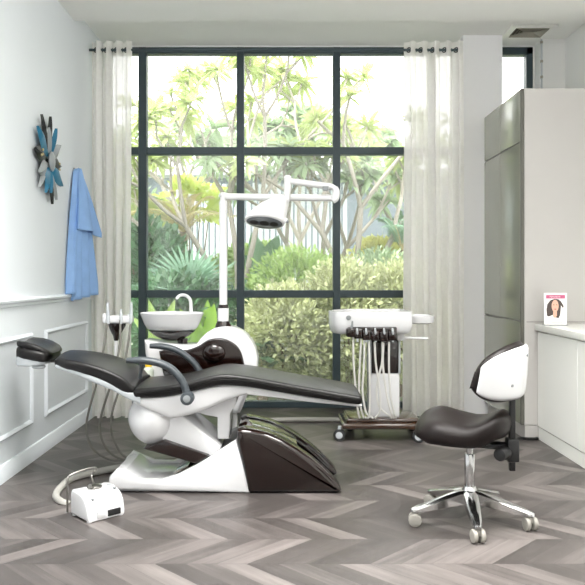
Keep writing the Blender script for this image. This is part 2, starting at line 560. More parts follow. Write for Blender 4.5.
# ceiling vent
vy0, vy1 = 6.03, 6.36
vx0, vx1 = wx(506, 6.2), wx(551, 6.2)
t = thing('ceiling_vent', 'square white air vent in the ceiling above the tall cabinet', 'vent', ((vx0 + vx1) / 2, 6.2, ZR))
bm = B()
for (a, b) in (((vx0, vy0), (vx1, vy0 + .05)), ((vx0, vy1 - .05), (vx1, vy1)), ((vx0, vy0 + .05), (vx0 + .05, vy1 - .05)), ((vx1 - .05, vy0 + .05), (vx1, vy1 - .05))):
    box(bm, (a[0], a[1], ZR - 0.02), (b[0], b[1], ZR))
obj('frame', bm, 'vent', t)
bm = B(); box(bm, (vx0 + .05, vy0 + .05, ZR - 0.004), (vx1 - .05, vy1 - .05, ZR)); obj('backing', bm, 'vent_dark', t)
for k in range(4):
    i = 0.055 + k * 0.025
    bm = B()
    z0, z1 = ZR - 0.024, ZR - 0.006
    a0, a1, b0, b1 = vx0 + i, vx1 - i, vy0 + i, vy1 - i
    j = 0.016
    secs = []
    for (x, y, sx, sy) in ((a0, b0, 1, 1), (a1, b0, -1, 1), (a1, b1, -1, -1), (a0, b1, 1, -1), (a0, b0, 1, 1)):
        secs.append([(x, y, z0), (x + sx * j, y + sy * j, z1), (x + sx * j, y + sy * j, z1 + .003), (x, y, z0 + .003)])
    loft(bm, secs, closed=True, caps=False)
    obj('louver', bm, 'vent_in', t)

# ---------------------------------------------------------------- curtains
YC = 6.10
ZROD = EYE + (CY - 50) * YC / FOC
def curtain(x0, x1, wl, label, seed, flare=0.0, lean=0.0):
    rnd = random.Random(seed)
    top = EYE + (CY - 41.5) * YC / FOC
    nf = max(2, round((x1 - x0) / wl))
    nx, nz = nf * 12, 46
    ph = [rnd.uniform(-.5, .5) for _ in range(nf + 2)]
    vs, fs = [], []
    for j in range(nz + 1):
        t = j / nz
        z = top + (0.015 - top) * t
        for i in range(nx + 1):
            u = i / nx
            k = int(u * nf)
            a = 2 * PI * u * nf
            amp = 0.035 + 0.022 * t * (0.6 + 0.5 * math.sin(k * 2.3 + seed))
            warp = 0.35 * t * math.sin(u * 9.1 + seed + t * 1.5)
            x = x0 + (x1 - x0) * u + flare * t * (u - 0.5) + lean * t + 0.012 * t * math.sin(7 * u + 3 * t + seed)
            y = YC + amp * math.sin(a + warp) + 0.012 * t * math.sin(a * 2 + 4 * t + seed) 
            x += 0.010 * math.cos(a * 2 + warp)
            vs.append((x, y, z))
    for j in range(nz):
        for i in range(nx):
            q = j * (nx + 1) + i
            fs.append((q, q + 1, q + nx + 2, q + nx + 1))
    me = bpy.data.meshes.new('curtain'); me.from_pydata(vs, [], fs)
    root = thing('curtain', label, 'curtain', ((x0 + x1) / 2, YC, 0))
    link('fabric', me, 'sheer', root, 180)
    for k in range(nf):
        for h in (0.0, 0.5):
            xx = x0 + (x1 - x0) * (k + h + 0.0) / nf
            if xx < x0 + 0.01: continue
            bm = B(); torus(bm, (xx, YC + 0.0, ZROD), 0.019, 0.005, (0.75 if h else -0.75, 1, 0)); obj('grommet', bm, 'rubber_dark', root)
    return root
curtain(XL + 0.014, wx(131, YC), 0.082, 'narrow sheer white curtain hanging by the left wall', 3, -0.02)
curtain(wx(403, YC), wx(462, YC), 0.098, 'wide sheer white curtain hanging beside the column', 8, 0.01, 0.01)
bm = B()
cyl(bm, (XL + 0.002, YC, ZROD), (1.49, YC, ZROD), 0.011, 12)
tag(obj('curtain_rod', bm, 'frame'), 'dark thin curtain rod across the top of the large window', 'curtain rod')

# ---------------------------------------------------------------- wall flower
fc = Vector((XL, 4.99, 2.0))
t = thing('wall_flower', 'metal flower ornament with teal, black and silver petals on left wall', 'wall ornament', fc)
def petal(dy, dz, wid, m, lift, inner=0.05):
    L = math.hypot(dy, dz); d = Vector((0, dy / L, dz / L)); w = Vector((0, -d.z, d.y))
    bm = B(); n = 12
    secs = []
    for k in range(n + 1):
        q = k / n
        hw = max(0.002, wid * 1.3 * (math.sin(PI * q ** 0.85) ** 0.8)) if 0 < k < n else 0.002
        c = fc + d * (inner + (L - inner) * q) + Vector((lift * .8 + 0.018 * math.sin(q * 2.4) , 0, 0))
        secs.append([c + w * hw + Vector((-.006, 0, 0)), c + Vector((.012, 0, 0)), c - w * hw + Vector((-.006, 0, 0)), c + Vector((.004, 0, 0))])
    loft(bm, secs)
    return obj('petal', bm, m, t)
PET = [(.01, .315, .042, 'petal_black', .02), (-.17, .29, .038, 'petal_black', .02), (.10, .25, .036, 'petal_blue', .035),
       (-.27, .19, .045, 'petal_blue', .03), (-.30, .04, .042, 'petal_black', .02), (.24, .0, .042, 'petal_black', .02),
       (.2, .15, .035, 'petal_grey', .03), (-.24, -.11, .04, 'petal_grey', .03), (.25, -.14, .045, 'petal_blue', .03),
       (-.12, -.23, .045, 'petal_blue', .035), (.05, -.29, .035, 'petal_black', .02), (.14, -.25, .032, 'petal_grey', .02),
       (-.03, -.22, .03, 'petal_blue', .04), (-.08, .22, .03, 'petal_grey', .04), (-.20, -.20, .035, 'petal_grey', .015)]
for p in PET: petal(*p)
bm = B(); ellipsoid(bm, fc + Vector((0.045, 0, 0)), (0.018, 0.055, 0.07)); obj('center', bm, 'petal_grey', t)
bm = B(); cyl(bm, fc, fc + Vector((0.05, 0, 0)), 0.02); obj('stem', bm, 'petal_black', t)
for (dy, dz) in ((.2, .01), (.2, -.03), (-.22, .02), (-.22, .05), (-.25, .01)):
    bm = B(); ellipsoid(bm, fc + Vector((0.046, dy * .85, dz)), (0.006, 0.013, 0.01), seg=10, ring=6); obj('spot', bm, 'leaf_straw', t)

# ---------------------------------------------------------------- blue gown on a hook
hk = Vector((XL, 5.66, 2.05))
t = thing('wall_hook', 'small metal hook on the left wall holding the blue gown', 'hook', hk)
bm = B(); tube(bm, [hk, hk + Vector((.03, 0, -.004)), hk + Vector((.04, 0, .008))], 0.005, 8, 5); obj('peg', bm, 'steel', t)
bm = B(); cyl(bm, hk, hk + Vector((.005, 0, 0)), 0.009); obj('plate', bm, 'steel', t)

def drape(y0, y1, z1, xo0, xo1, seed, nfold, apex, sag=0.0, tilt=0.0, power=0.75):
    """cloth sheet from a point on the hook to a wide hem"""
    nu, nv = 44, 40
    vs, fs = [], []
    for j in range(nv + 1):
        v = j / nv
        sp = min(1.0, 0.06 + 1.0 * v ** power)
        for i in range(nu + 1):
            u = i / nu
            yy = apex.y + ((y0 + (y1 - y0) * u) - apex.y) * sp
            xx = apex.x + ((xo0 + (xo1 - xo0) * u) - apex.x) * sp
            fold = math.sin(u * PI * 2 * nfold + seed + v * 0.8) * (0.010 + 0.014 * v) + math.sin(u * 17 + seed * 2 - v * 3) * 0.004
            zz = apex.z + (z1 - apex.z) * v - sag * math.sin(PI * u) * v - tilt * (u - .5) * v * 2
            vs.append((xx + fold * 1.0, yy + fold * 0.4, zz))
    for j in range(nv):
        for i in range(nu):
            q = j * (nu + 1) + i
            fs.append((q, q + 1, q + nu + 2, q + nu + 1))
    me = bpy.data.meshes.new('cloth'); me.from_pydata(vs, [], fs)
    return me
def solid(o, th):
    md = o.modifiers.new('thickness', 'SOLIDIFY'); md.thickness = th; md.offset = 0
g = thing('hanging_gown', 'light blue cotton gown hanging from hook on left wall', 'gown', (XL + 0.05, 5.7, 1.05))
ap = hk + Vector((0.028, 0, 0.0))
o = link('body', drape(5.46, 5.90, 1.035, XL + .03, XL + .105, 1.0, 3.0, ap, 0.0, -0.02, 0.62), 'blue', g, 180); solid(o, .004)
o = link('sleeve', drape(5.52, 5.95, 1.545, XL + .065, XL + .135, 2.2, 1.6, ap + Vector((.008, 0, .004)), -0.015, 0.02, 0.85), 'blue', g, 180); solid(o, .004)
o = link('back_panel', drape(5.42, 5.62, 1.07, XL + .035, XL + .05, 3.4, 1.5, ap + Vector((-.012, 0, -.004)), 0.0, 0.0, 0.5), 'blue', g, 180); solid(o, .004)

# ---------------------------------------------------------------- tall cabinet
CXF, CY0, CY1, CZ = 1.747, 5.33, 6.305, 2.597
t = thing('tall_cabinet', 'tall grey cabinet with glossy olive doors beside the white column', 'cabinet', (2.1, 5.8, 0))
bm = B()
box(bm, (CXF + 0.025, CY0, 0.105), (XR - 0.003, CY1, CZ), 0.002, 1)
obj('body', bm, 'cab_side', t)
bm = B(); box(bm, (CXF + 0.03, CY0 + .004, 0.0), (XR - 0.003, CY1, 0.10)); obj('plinth', bm, 'cab_side', t)
bm = B(); box(bm, (CXF, CY0, 0.105), (CXF + 0.023, CY0 + 0.022, CZ), 0.002, 1); obj('edge_strip', bm, 'cab_edge', t)
zs = [(0.107, 0.868), (0.876, 2.2), (2.208, CZ - 0.002)]
ym = 5.85
for (z0, z1) in zs:
    for (a, b) in ((CY0 + 0.026, ym - 0.003), (ym + 0.003, CY1)):
        if z1 < 0.9 and a > ym: continue
        if z1 < 0.9: b = CY1
        bm = B(); box(bm, (CXF, a, z0), (CXF + 0.022, b, z1), 0.002, 1)
        obj('door', bm, 'cab_door', t)
bm = B(); box(bm, (CXF + 0.04, CY0 - 0.0015, 0.866), (XR - .003, CY0 + 0.001, 0.869)); obj('seam', bm, 'gap', t)

# ---------------------------------------------------------------- white counter
KY0, KY1, KX = 3.2, 5.325, 1.868
t = thing('base_cabinet', 'white base cabinet under the countertop along the right wall', 'cabinet', (2.2, 4.3, 0))
bm = B(); box(bm, (KX + 0.022, KY0, 0.10), (XR - .003, KY1, 0.803)); obj('body', bm, 'counter_front', t)
bm = B(); box(bm, (KX + 0.006, KY0, 0.0), (XR - .003, KY1, 0.092), 0.002, 1); obj('plinth', bm, 'counter_front', t)
for (a, b) in ((KY0, 3.9), (3.903, 4.6), (4.603, KY1)):
    bm = B(); box(bm, (KX, a, 0.10), (KX + 0.02, b - 0.001, 0.795), 0.002, 1); obj('door', bm, 'counter_front', t)
bm = B(); box(bm, (KX - 0.022, KY0 - .02, 0.805), (XR - .003, KY1, 0.852), 0.004, 2)
tag(obj('countertop', bm, 'counter'), 'white countertop along the right wall holding the photo sign', 'countertop')

# sign with a woman's portrait
sy = 5.18
sx0, sx1 = wx(544.2, sy), wx(566.8, sy)
sz0 = 0.8525; sz1 = sz0 + 0.232
sw = sx1 - sx0
t = thing('sign_stand', 'small acrylic sign with woman portrait standing on the white countertop', 'sign', ((sx0 + sx1) / 2, sy, sz0))
bm = B(); box(bm, (sx0, sy, sz0 + 0.004), (sx1, sy + 0.008, sz1), 0.001, 1); obj('panel', bm, 'paper', t)
bm = B(); box(bm, (sx0 - .001, sy - 0.02, sz0), (sx1 + .001, sy + 0.05, sz0 + 0.004), 0.001, 1); obj('base', bm, 'grey_mid', t)
def flat(name, poly, m, d):
    bm = B(); prism(bm, [(sx0 + u * sw, sz0 + v * (sz1 - sz0)) for u, v in poly], sy - d, sy - d + 0.0006); return obj(name, bm, m, t)
def ell(cx_, cy_, rx, ry, n=24): return [(cx_ + rx * math.cos(2 * PI * k / n), cy_ + ry * math.sin(2 * PI * k / n)) for k in range(n)]
flat('header', [(.08, .83), (.92, .83), (.92, .94), (.08, .94)], 'pink', .0012)
bm = B()
rr = random.Random(5)
for k in range(9):
    u = .25 + k * .055
    w_ = rr.choice([.022, .03, .036])
    a0, a1 = sx0 + u * sw, sx0 + (u + w_) * sw
    zz0, zz1 = sz0 + .862 * .232, sz0 + .905 * .232
    box(bm, (a0, sy - .002, zz0), (a0 + .0016, sy - .0014, zz1))
    box(bm, (a0, sy - .002, zz1 - .0018), (a1, sy - .0014, zz1))
    if k % 2: box(bm, (a0, sy - .002, zz0), (a1, sy - .0014, zz0 + .0018))
obj('lettering', bm, 'paper', t)
flat('hair', [(.12, .30), (.10, .5), (.14, .66), (.28, .78), (.45, .82), (.62, .81), (.74, .74), (.86, .60), (.84, .52), (.74, .62), (.72, .44), (.70, .32), (.64, .22), (.52, .24), (.44, .34), (.30, .30), (.2, .27)], 'hair', .0012)
flat('face', ell(.48, .60, .155, .19), 'skin', .0018)
flat('neck', [(.40, .44), (.56, .44), (.56, .30), (.48, .22), (.38, .28)], 'skin', .0016)
flat('eye', ell(.42, .635, .03, .012, 10), 'hair', .0024)
flat('eye', ell(.55, .635, .03, .012, 10), 'hair', .0024)
flat('mouth', ell(.485, .50, .05, .018, 12), 'print_lip', .0024)
flat('caption', [(.32, .075), (.82, .075), (.82, .09), (.32, .09)], 'print_grey', .0012)

# black cable by the cabinet
bm = B()
tube(bm, [P(512, 446, 5.1), (1.66, 5.2, .012), (1.72, 5.27, .02), (1.79, 5.285, .012), (1.85, 5.29, .012), (1.857, 5.31, .012)], 0.011, 8, 6)
tag(obj('power_cord', bm, 'black'), 'short black cable on the floor at the foot of the tall cabinet', 'cable')

# ---------------------------------------------------------------- dental chair
YN, YF = 3.98, 4.50
YM = (YN + YF) / 2
HW = (YF - YN) / 2
def N(px, py, Y=YN):
    p = P(px, py, Y); return p.x, p.z
ch = thing('dental_chair', 'reclined dark leather dental chair on white and brown base', 'dental chair', (-0.4, YM, 0))

def pad(name, stations, m, crown=0.012, r=0.022, hw=HW, ym=YM, endround=True):
    """upholstered pad lofted along x: stations (px, ytop, ybottom[, width factor]) read on its near edge"""
    rows = []
    for s in stations:
        x, zt = N(s[0], s[1]); _, zb = N(s[0], s[2])
        rows.append((x, zt, zb, s[3] if len(s) > 3 else 1.0))
    # densify
    sp = catmull([Vector((a, b, c)) for a, b, c, d in rows], 5)
    wf = []
    for i in range(len(sp)):
        u = i / (len(sp) - 1) * (len(rows) - 1); k = min(int(u), len(rows) - 2)
        wf.append(rows[k][3] + (rows[k + 1][3] - rows[k][3]) * (u - k))
    secs = []
    for i, v in enumerate(sp):
        e = 1.0
        ends = []
        zt, zb = v.y, v.z
        h = (zt - zb) / 2
        rr_ = min(r, h * 0.95)
        secs.append([(v.x, y, z) for y, z in rrect(ym, (zt + zb) / 2, hw * wf[i], h, rr_, 4, crown)])
    if endround:
        for idx, sgn in ((0, -1), (-1, 1)):
            v = sp[idx]; zt, zb = v.y, v.z; h = (zt - zb) / 2
            extra = []
            for k in (1, 2, 3):
                a = R(30 * k)
                f = math.cos(a) * 0.5 + 0.5 if k < 3 else 0.45
                hh = h * f
                extra.append([(v.x + sgn * 0.018 * math.sin(a), y, z) for y, z in rrect(ym, (zt + zb) / 2, hw * wf[idx] - 0.014 * (1 - math.cos(a)), hh, min(r, hh * .9), 4, crown * f)])
            secs = (extra[::-1] + secs) if idx == 0 else (secs + extra)
    bm = B(); loft(bm, secs)
    return obj(name, bm, m, ch, 60)

pad('seat', [(136, 389, 399), (160, 387, 398), (185, 383, 393.5), (205, 377.5, 389), (222, 374.5, 386), (244, 376, 387), (270, 380.5, 391), (300, 386, 396), (340, 393, 402.5), (359, 396.5, 405.5, .96)], 'leather')
pad('backrest', [(54, 359, 368.5, .8), (66, 360, 370.5, .95), (84, 363, 375), (104, 369, 382.5), (122, 377.5, 393), (131, 386, 397, .96)], 'leather', crown=0.02)
# welt lines
bm = B()
for st in ([(136, 393), (160, 391.5), (185, 388), (205, 383), (222, 380), (244, 381), (270, 385.5), (300, 391), (340, 398)],):
    pts = [Vector((N(a, b)[0], YN - 0.001, N(a, b)[1])) for a, b in st]
    tube(bm, pts, 0.004, 6, 4)
obj('piping', bm, 'leather', ch)
# shell under the backrest
def under(name, st, m, hwf, r=0.015, ym=YM):
    secs = []
    rows = [(N(a, b)[0], N(a, b)[1], N(a, c)[1], w) for a, b, c, w in st]
    for (x, zt, zb, w) in rows:
        h = max(0.004, (zt - zb) / 2)
        secs.append([(x, y, z) for y, z in rrect(ym, (zt + zb) / 2, HW * hwf * w, h, min(r, h * .9), 4, 0)])
    bm = B(); loft(bm, secs)
    return obj(name, bm, m, ch, 60)
under('backrest_shell', [(52, 365, 369.5, .8), (70, 368, 374, .95), (90, 374, 382, 1), (112, 383, 391, 1), (128, 392, 400, 1), (140, 394, 405, 1)], 'shell', 0.985)
under('seat_pan', [(133, 397, 404, 1.0), (150, 397, 412, 1), (170, 395, 420, 1), (190, 391, 416, 1), (208, 387, 410, .98), (226, 384, 402, .95), (245, 385, 396, .92), (258, 388, 397, .9)], 'white', 0.94, 0.03)
under('leg_rest_frame', [(247, 387, 396, .92), (275, 392, 399, .92), (310, 398, 403.5, .92), (345, 403.5, 407, .9), (363, 406.5, 409, .86)], 'white', 0.92, 0.008)

# headrest
bm = B()
secs = []
for (x, zt, zb, w) in ((-1.535, .79, .745, .10), (-1.52, .802, .735, .135), (-1.46, .80, .728, .15), (-1.40, .79, .72, .15), (-1.335, .775, .715, .145), (-1.305, .762, .718, .125)):
    secs.append([(-1.545 + (x + 1.545) * .80, y, z) for y, z in rrect(4.22, (zt + zb) / 2, w, (zt - zb) / 2, (zt - zb) * .4, 4, -0.008)])
loft(bm, secs)
hr = obj('headrest', bm, 'leather', ch, 60)
bm = B()
secs = []
for (x, zt, zb, w) in ((-1.54, .842, .826, .10), (-1.52, .848, .815, .14), (-1.45, .842, .800, .158), (-1.38, .826, .785, .155), (-1.32, .80, .768, .14), (-1.295, .782, .765, .11)):
    secs.append([(-1.545 + (x + 1.545) * .80, y, z) for y, z in rrect(4.235, (zt + zb) / 2 - .012, w, (zt - zb) / 2, (zt - zb) * .45, 4, -0.012)])
loft(bm, secs)
obj('pillow', bm, 'leather', hr, 60)
bm = B()
secs = []
for (x, zt, zb, w) in ((-1.535, .755, .70, .11), (-1.51, .755, .692, .135), (-1.44, .745, .69, .14), (-1.37, .735, .695, .135), (-1.325, .725, .70, .11)):
    secs.append([(-1.545 + (x + 1.545) * .80, y, z) for y, z in rrect(4.22, (zt + zb) / 2, w, (zt - zb) / 2, .012, 4, 0)])
loft(bm, secs)
obj('tray', bm, 'shell', hr, 60)
bm = B()
ellipsoid(bm, (-1.415, 4.14, .684), (.038, .04, .014)); 
obj('lever', bm, 'shell', hr)
bm = B(); box(bm, (-1.38, 4.20, .70), (-1.24, 4.26, .712), .003); obj('bracket', bm, 'steel', hr)

# armrests
def arm(name, Y, pts, piv, rr_=0.021):
    bm = B()
    q = [P(a, b, Y) for a, b in pts]
    rs = [rr_ * .75] + [rr_] * (len(q) - 2) + [rr_ * 1.1]
    tube(bm, q, rs, 14, 6, flat=((0, 1, 0), 1.35))
    a = obj(name, bm, 'grey_arm', ch, 60)
    c = P(piv[0], piv[1], Y)
    bm = B(); cyl(bm, c - Vector((0, .032, 0)), c + Vector((0, .032, 0)), 0.036, 28, .006)
    obj('pivot', bm, 'grey_arm', a)
    bm = B(); cyl(bm, c - Vector((0, .036, 0)), c - Vector((0, .03, 0)), 0.02, 20, .002)
    obj('cap', bm, 'grey_mid', a)
    return a
arm('armrest', 3.925, [(127, 360.5), (142, 360.5), (157, 362.5), (170, 368), (180, 378), (185.5, 389), (187.5, 398)], (187.5, 398))
arm('armrest', 4.57, [(150, 346), (162, 346.5), (176, 350), (188, 357.5), (197, 367), (203, 378)], (204, 382))
bm = B(); tube(bm, [P(140, 378, 3.95), P(141, 370, 3.93), P(142, 362, 3.925)], [.011, .010, .013], 10, 4); obj('armrest_strut', bm, 'grey_arm', ch)

# egg shaped motor cover
bm = B()
rot = Matrix.Rotation(R(-28), 4, 'Y')
ellipsoid(bm, (-.757, 4.2, .383), (.150, .20, .157), rot, 40, 24)
obj('motor_cover', bm, 'white', ch, 180)
# link arms under the seat
bm = B()
prism(bm, [N(163, 420, 4.06), N(180, 414, 4.06), N(221, 447, 4.06), N(219, 458, 4.06), N(205, 457, 4.06), N(162, 441, 4.06)], 4.06, 4.40, .012)
obj('lift_arm', bm, 'white', ch)
bm = B()
prism(bm, [N(143, 449, 4.03), N(164, 440, 4.03), N(209, 455.5, 4.03), N(197, 464, 4.03)], 4.03, 4.43, .006)
obj('lift_arm_cover', bm, 'brown', ch)
bm = B()
prism(bm, [N(188, 404, 4.1), N(236, 396, 4.1), N(236, 404, 4.1), N(230, 414, 4.1), N(229, 440, 4.1), N(217, 440, 4.1), N(217, 418, 4.1), N(206, 416, 4.1), N(192, 412, 4.1)], 4.12, 4.36, .008)
obj('support_bracket', bm, 'white', ch)
bm = B(); box(bm, (N(212, 0)[0], 4.02, .185), (N(218, 0)[0], 4.04, .205), .003); obj('stop_block', bm, 'black', ch)

# base: two cheeks, nose and pan
prof = [(250, 493.6), (112, 490), (108, 484), (109, 477), (116, 470), (125, 474), (140, 480), (160, 481), (178, 475), (196, 466), (211, 457), (224, 448), (236, 440.5), (242, 462)]
pf = [N(a, b, 3.99) for a, b in prof]
pf = [(x, max(z, 0.0)) for x, z in pf]
bm = B()
prism(bm, pf, 3.99, 4.05, .016)
prism(bm, pf, 4.41, 4.47, .016)
# nose joins the cheeks, pan lies between
nx = N(108, 480, 3.99)[0]
secs = []
for (dx, z, ins) in ((0.0, 0.002, .0), (-.006, .03, 0), (.006, .075, .0), (.05, .105, .03), (.10, .09, .05)):
    pass
prism(bm, [(nx, 0.0), (nx, .05), (nx + .03, .112), (nx + .09, .118), (nx + .17, .06), (nx + .80, .06), (nx + .80, 0.0)], 4.03, 4.43, .01)
obj('base', bm, 'white', ch)
bm = B()
prism(bm, [N(176, 470, 4.2), N(190, 462, 4.2), N(206, 466, 4.2), N(186, 476, 4.2)], 4.1, 4.36, .004)
obj('pan_cover', bm, 'brown_glass', ch)

# brown gloss cover over the foot end
def cover_profile(cut=None):
    pts = [(247.5, 493.5), (242, 462), (236.5, 441), (237, 431), (243, 429), (256, 431), (268, 434), (282, 440), (297, 449), (311, 459), (323, 469), (333, 479), (340, 487), (341.5, 491), (338, 493.5)]
    return [(x, max(z, 0.0)) for x, z in (N(a, b, 3.99) for a, b in pts)]
bm = B()
cp = cover_profile()
prism(bm, cp, 3.985, 4.13, .03, 4)
prism(bm, cp, 4.33, 4.475, .03, 4)
xc = N(306, 0, 3.99)[0]
m2 = [p for p in [(x, z) for x, z in cp if x <= xc]]
m2 = [(x, max(0, z - .005)) for x, z in m2] + [(xc, 0.0)]
fcv = obj('foot_cover', bm, 'brown', ch, 25)
bm = B(); prism(bm, m2, 4.10, 4.36, .004); obj('cover_top', bm, 'brown_glass', fcv, 30)

# corrugated hose from base to the pedal is its own thing further down
# ---------------------------------------------------------------- cuspidor unit with lamp post
YU = 4.85
def U(px, py, Y=YU): return P(px, py, Y)
un = thing('dental_unit', 'white and brown cuspidor unit with lamp post behind the chair', 'dental unit', (U(225, 0).x, YU, 0))
bx, bz = U(226, 361).x, U(226, 361).z
prof = []
for k in range(0, 15):
    a = R(-30 + 180.0 * k / 14 )
    prof.append((bx + .218 * math.cos(a), bz + .238 * math.sin(a)))
prof += [(U(190, 346).x, U(0, 344).z), (U(160, 341).x, U(0, 341).z), (U(147, 339).x, U(0, 339).z), (U(148, 352).x, U(0, 352).z), (U(156, 385).x, U(0, 385).z), (U(170, 400).x, .30), (bx + .10, .30)]
bm = B(); prism(bm, prof, YU - .12, YU + .14, .035, 4); obj('body', bm, 'white', un, 50)
# front panel
pp = [(159, 351), (172, 349), (186, 350), (198, 346), (208, 340), (219, 338), (229, 340.5), (238, 347), (243, 358), (245, 376), (240, 392), (180, 392), (165, 378)]
pp = [(p.x, p.z) for p in catmull([U(a, b, YU - .13) for a, b in pp + pp[:1]], 5)[:-1]]
bm = B(); prism(bm, pp, YU - .14, YU - .10, .012, 3); pn = obj('front_panel', bm, 'brown', un, 50)
bm = B(); ellipsoid(bm, U(214, 353, YU - .14), (.075, .03, .06)); obj('dome', bm, 'brown', pn, 180)
bm = B(); box(bm, (U(219, 0).x, YU - .04, 0), (U(237, 0).x, YU + .10, .34), .03, 4); obj('pedestal', bm, 'white', un)
bm = B(); box(bm, (U(205, 0).x, YU - .11, 0), (U(250, 0).x, YU + .17, .03), .012, 3); obj('foot', bm, 'white', un)
# bowl
bc = U(172, 0, YU); rz = U(0, 313).z
bm = B()
lathe(bm, [(.0, rz - .118), (.13, rz - .118), (.166, rz - .105), (.186, rz - .07), (.205, rz - .02), (.214, rz), (.207, rz + .004), (.195, rz - .01), (.175, rz - .05), (.13, rz - .085), (.05, rz - .1), (0, rz - .1)], (bc.x, YU, 0), 40, 1.0, .8)
bo = obj('bowl', bm, 'white', un, 50)
bm = B(); lathe(bm, [(.045, rz - .185), (.06, rz - .18), (.11, rz - .155), (.15, rz - .125), (.158, rz - .117), (0, rz - .117)], (bc.x, YU, 0), 36, 1.0, .8); obj('bowl_base', bm, 'brown', un, 50)
bm = B(); cyl(bm, (U(182.5, 0).x, YU, U(0, 348).z), (U(182.5, 0).x, YU, rz - .17), .034, 20); obj('bowl_stem', bm, 'brown', un)
fx = U(189, 0).x
bm = B(); tube(bm, [(fx, YU + .10, rz - .03), (fx, YU + .10, rz + .03), (fx - .004, YU + .09, rz + .085), (fx - .03, YU + .07, rz + .115), (fx - .065, YU + .04, rz + .117), (fx - .088, YU + .02, rz + .095)], [.014, .013, .012, .011, .011, .010], 12, 6); obj('faucet', bm, 'white', un)
# yellow capped bottle on the left of the unit
bt = U(148.5, 381, 4.68)
bm = B(); lathe(bm, [(0, -.06), (.032, -.06), (.034, -.05), (.034, .05), (.028, .066), (.015, .075), (0, .075)], (bt.x, bt.y, bt.z + .02), 24); b_ = obj('water_bottle', bm, 'bottle', un, 50)
bm = B(); lathe(bm, [(0, .075), (.022, .075), (.022, .10), (.018, .104), (0, .104)], (bt.x, bt.y, bt.z + .02), 20); obj('cap', bm, 'yellow', b_, 50)
bm = B(); box(bm, (bt.x - .04, bt.y - .036, bt.z - .05), (bt.x + .06, YU - .1, bt.z - .041), .003); obj('bottle_shelf', bm, 'white', un)
# post
px_ = U(223.3, 0).x
bm = B(); lathe(bm, [(.055, U(0, 327).z), (.05, U(0, 324).z), (.04, U(0, 321).z), (0, U(0, 321).z)], (px_, YU, 0), 28); obj('post_collar', bm, 'brown', un, 50)
bm = B(); cyl(bm, (px_, YU, U(0, 322).z), (px_, YU, U(0, 308).z), .037, 28); obj('post_sleeve', bm, 'lampwhite', un)
bm = B(); cyl(bm, (px_, YU, U(0, 308.5).z), (px_, YU, U(0, 304.5).z), .0345, 28, .003); obj('post_ring', bm, 'brown', un)
post = B()
tube(post, [(px_, YU, U(0, 305).z), (px_, YU, U(0, 203).z)], .027, 24)
ellipsoid(post, (px_, YU, U(0, 203).z), (.027, .027, .027))
obj('lamp_post', post, 'lampwhite', un)
za = U(0, 196.7).z
xe = U(334, 0).x
bm = B()
tube(bm, [(px_, YU, U(0, 206).z), (px_, YU, za + .01), (px_ + .012, YU, za + .006), (px_ + .03, YU, za), (xe, YU - .02, za - .012)], [.027, .026, .024, .023, .023], 18)
ellipsoid(bm, (px_, YU, za + .008), (.028, .028, .022))
obj('lamp_arm', bm, 'lampwhite', un, 60)
bm = B()
xj = U(335, 0).x
tube(bm, [(xj - .02, YU - .045, za - .035), (xj, YU - .045, za - .015), (xj + .004, YU - .045, za + .03), (xj - .012, YU - .045, za + .055), (xj - .03, YU - .045, za + .062), (U(289, 0).x, YU - .05, U(0, 182).z)], [.02, .024, .024, .024, .022, .02], 18, 3)
ellipsoid(bm, (xj - .003, YU - .035, za - .012), (.028, .03, .03))
obj('lamp_arm', bm, 'lampwhite', un, 60)
bm = B(); box(bm, (U(322, 0).x, YU - .075, U(0, 192).z), (U(328, 0).x, YU - .06, U(0, 187.5).z), .002); obj('arm_tag', bm, 'grey_mid', un)
# head joint
bm = B()
xk = U(287.5, 0).x
tube(bm, [(xk, YU - .05, U(0, 178.5).z), (xk, YU - .05, U(0, 188).z), (xk - .006, YU - .06, U(0, 199).z), (xk - .018, YU - .07, U(0, 207).z)], [.024, .025, .021, .024], 18, 4)
ellipsoid(bm, (xk, YU - .05, U(0, 179).z), (.026, .026, .02))
obj('lamp_joint', bm, 'lampwhite', un, 60)
# lamp head: oval lens ring with a hood swept up to the joint
lc = U(264.5, 222.2, YU - .12)
e1 = (Vector((1, 0, -.10))).normalized()
nrm = Vector((-.1, -.44, -.90)).normalized()
nrm = (nrm - e1 * nrm.dot(e1)).normalized()
e2 = nrm.cross(e1).normalized()
def lring(c, a, b, n=36):
    return [c + e1 * (a * math.cos(2 * PI * k / n)) + e2 * (1.15 * b * math.sin(2 * PI * k / n)) for k in range(n)]
bm = B()
secs = [lring(lc - nrm * d + Vector((sx_, 0, sz_)), a, b) for (d, sx_, sz_, a, b) in
        ((-.004, 0, 0, .122, .068), (.0, 0, 0, .131, .078), (.02, .006, .004, .133, .082), (.05, .028, .02, .115, .08), (.08, .055, .035, .092, .068), (.11, .085, .045, .06, .05), (.13, .10, .052, .03, .028))]
loft(bm, secs)
lh = obj('lamp_head', bm, 'lampwhite', un, 60)
bm = B()
loft(bm, [lring(lc + nrm * .0045, .119, .066), lring(lc + nrm * .008, .113, .06)])
obj('lens', bm, 'lens', lh, 60)
for (u, r_) in ((-.07, .028), (.0, .03), (.065, .028)):
    bm = B(); c_ = lc + e1 * u
    q = nrm.to_track_quat('Z', 'Y').to_matrix().to_4x4()
    lathe(bm, [(r_, .007), (r_, .010), (r_ * .75, .0105), (0, .0095)], seg=20, M4=Matrix.Translation(c_) @ q)
    obj('bulb', bm, 'black', lh)
bm = B(); hc = U(283, 219.5, YU - .12)
tube(bm, [hc + Vector((-.02, .0, .03)), hc, hc + Vector((.028, -.01, -.01))], [.014, .02, .016], 12, 3); obj('handle', bm, 'lampwhite', lh)
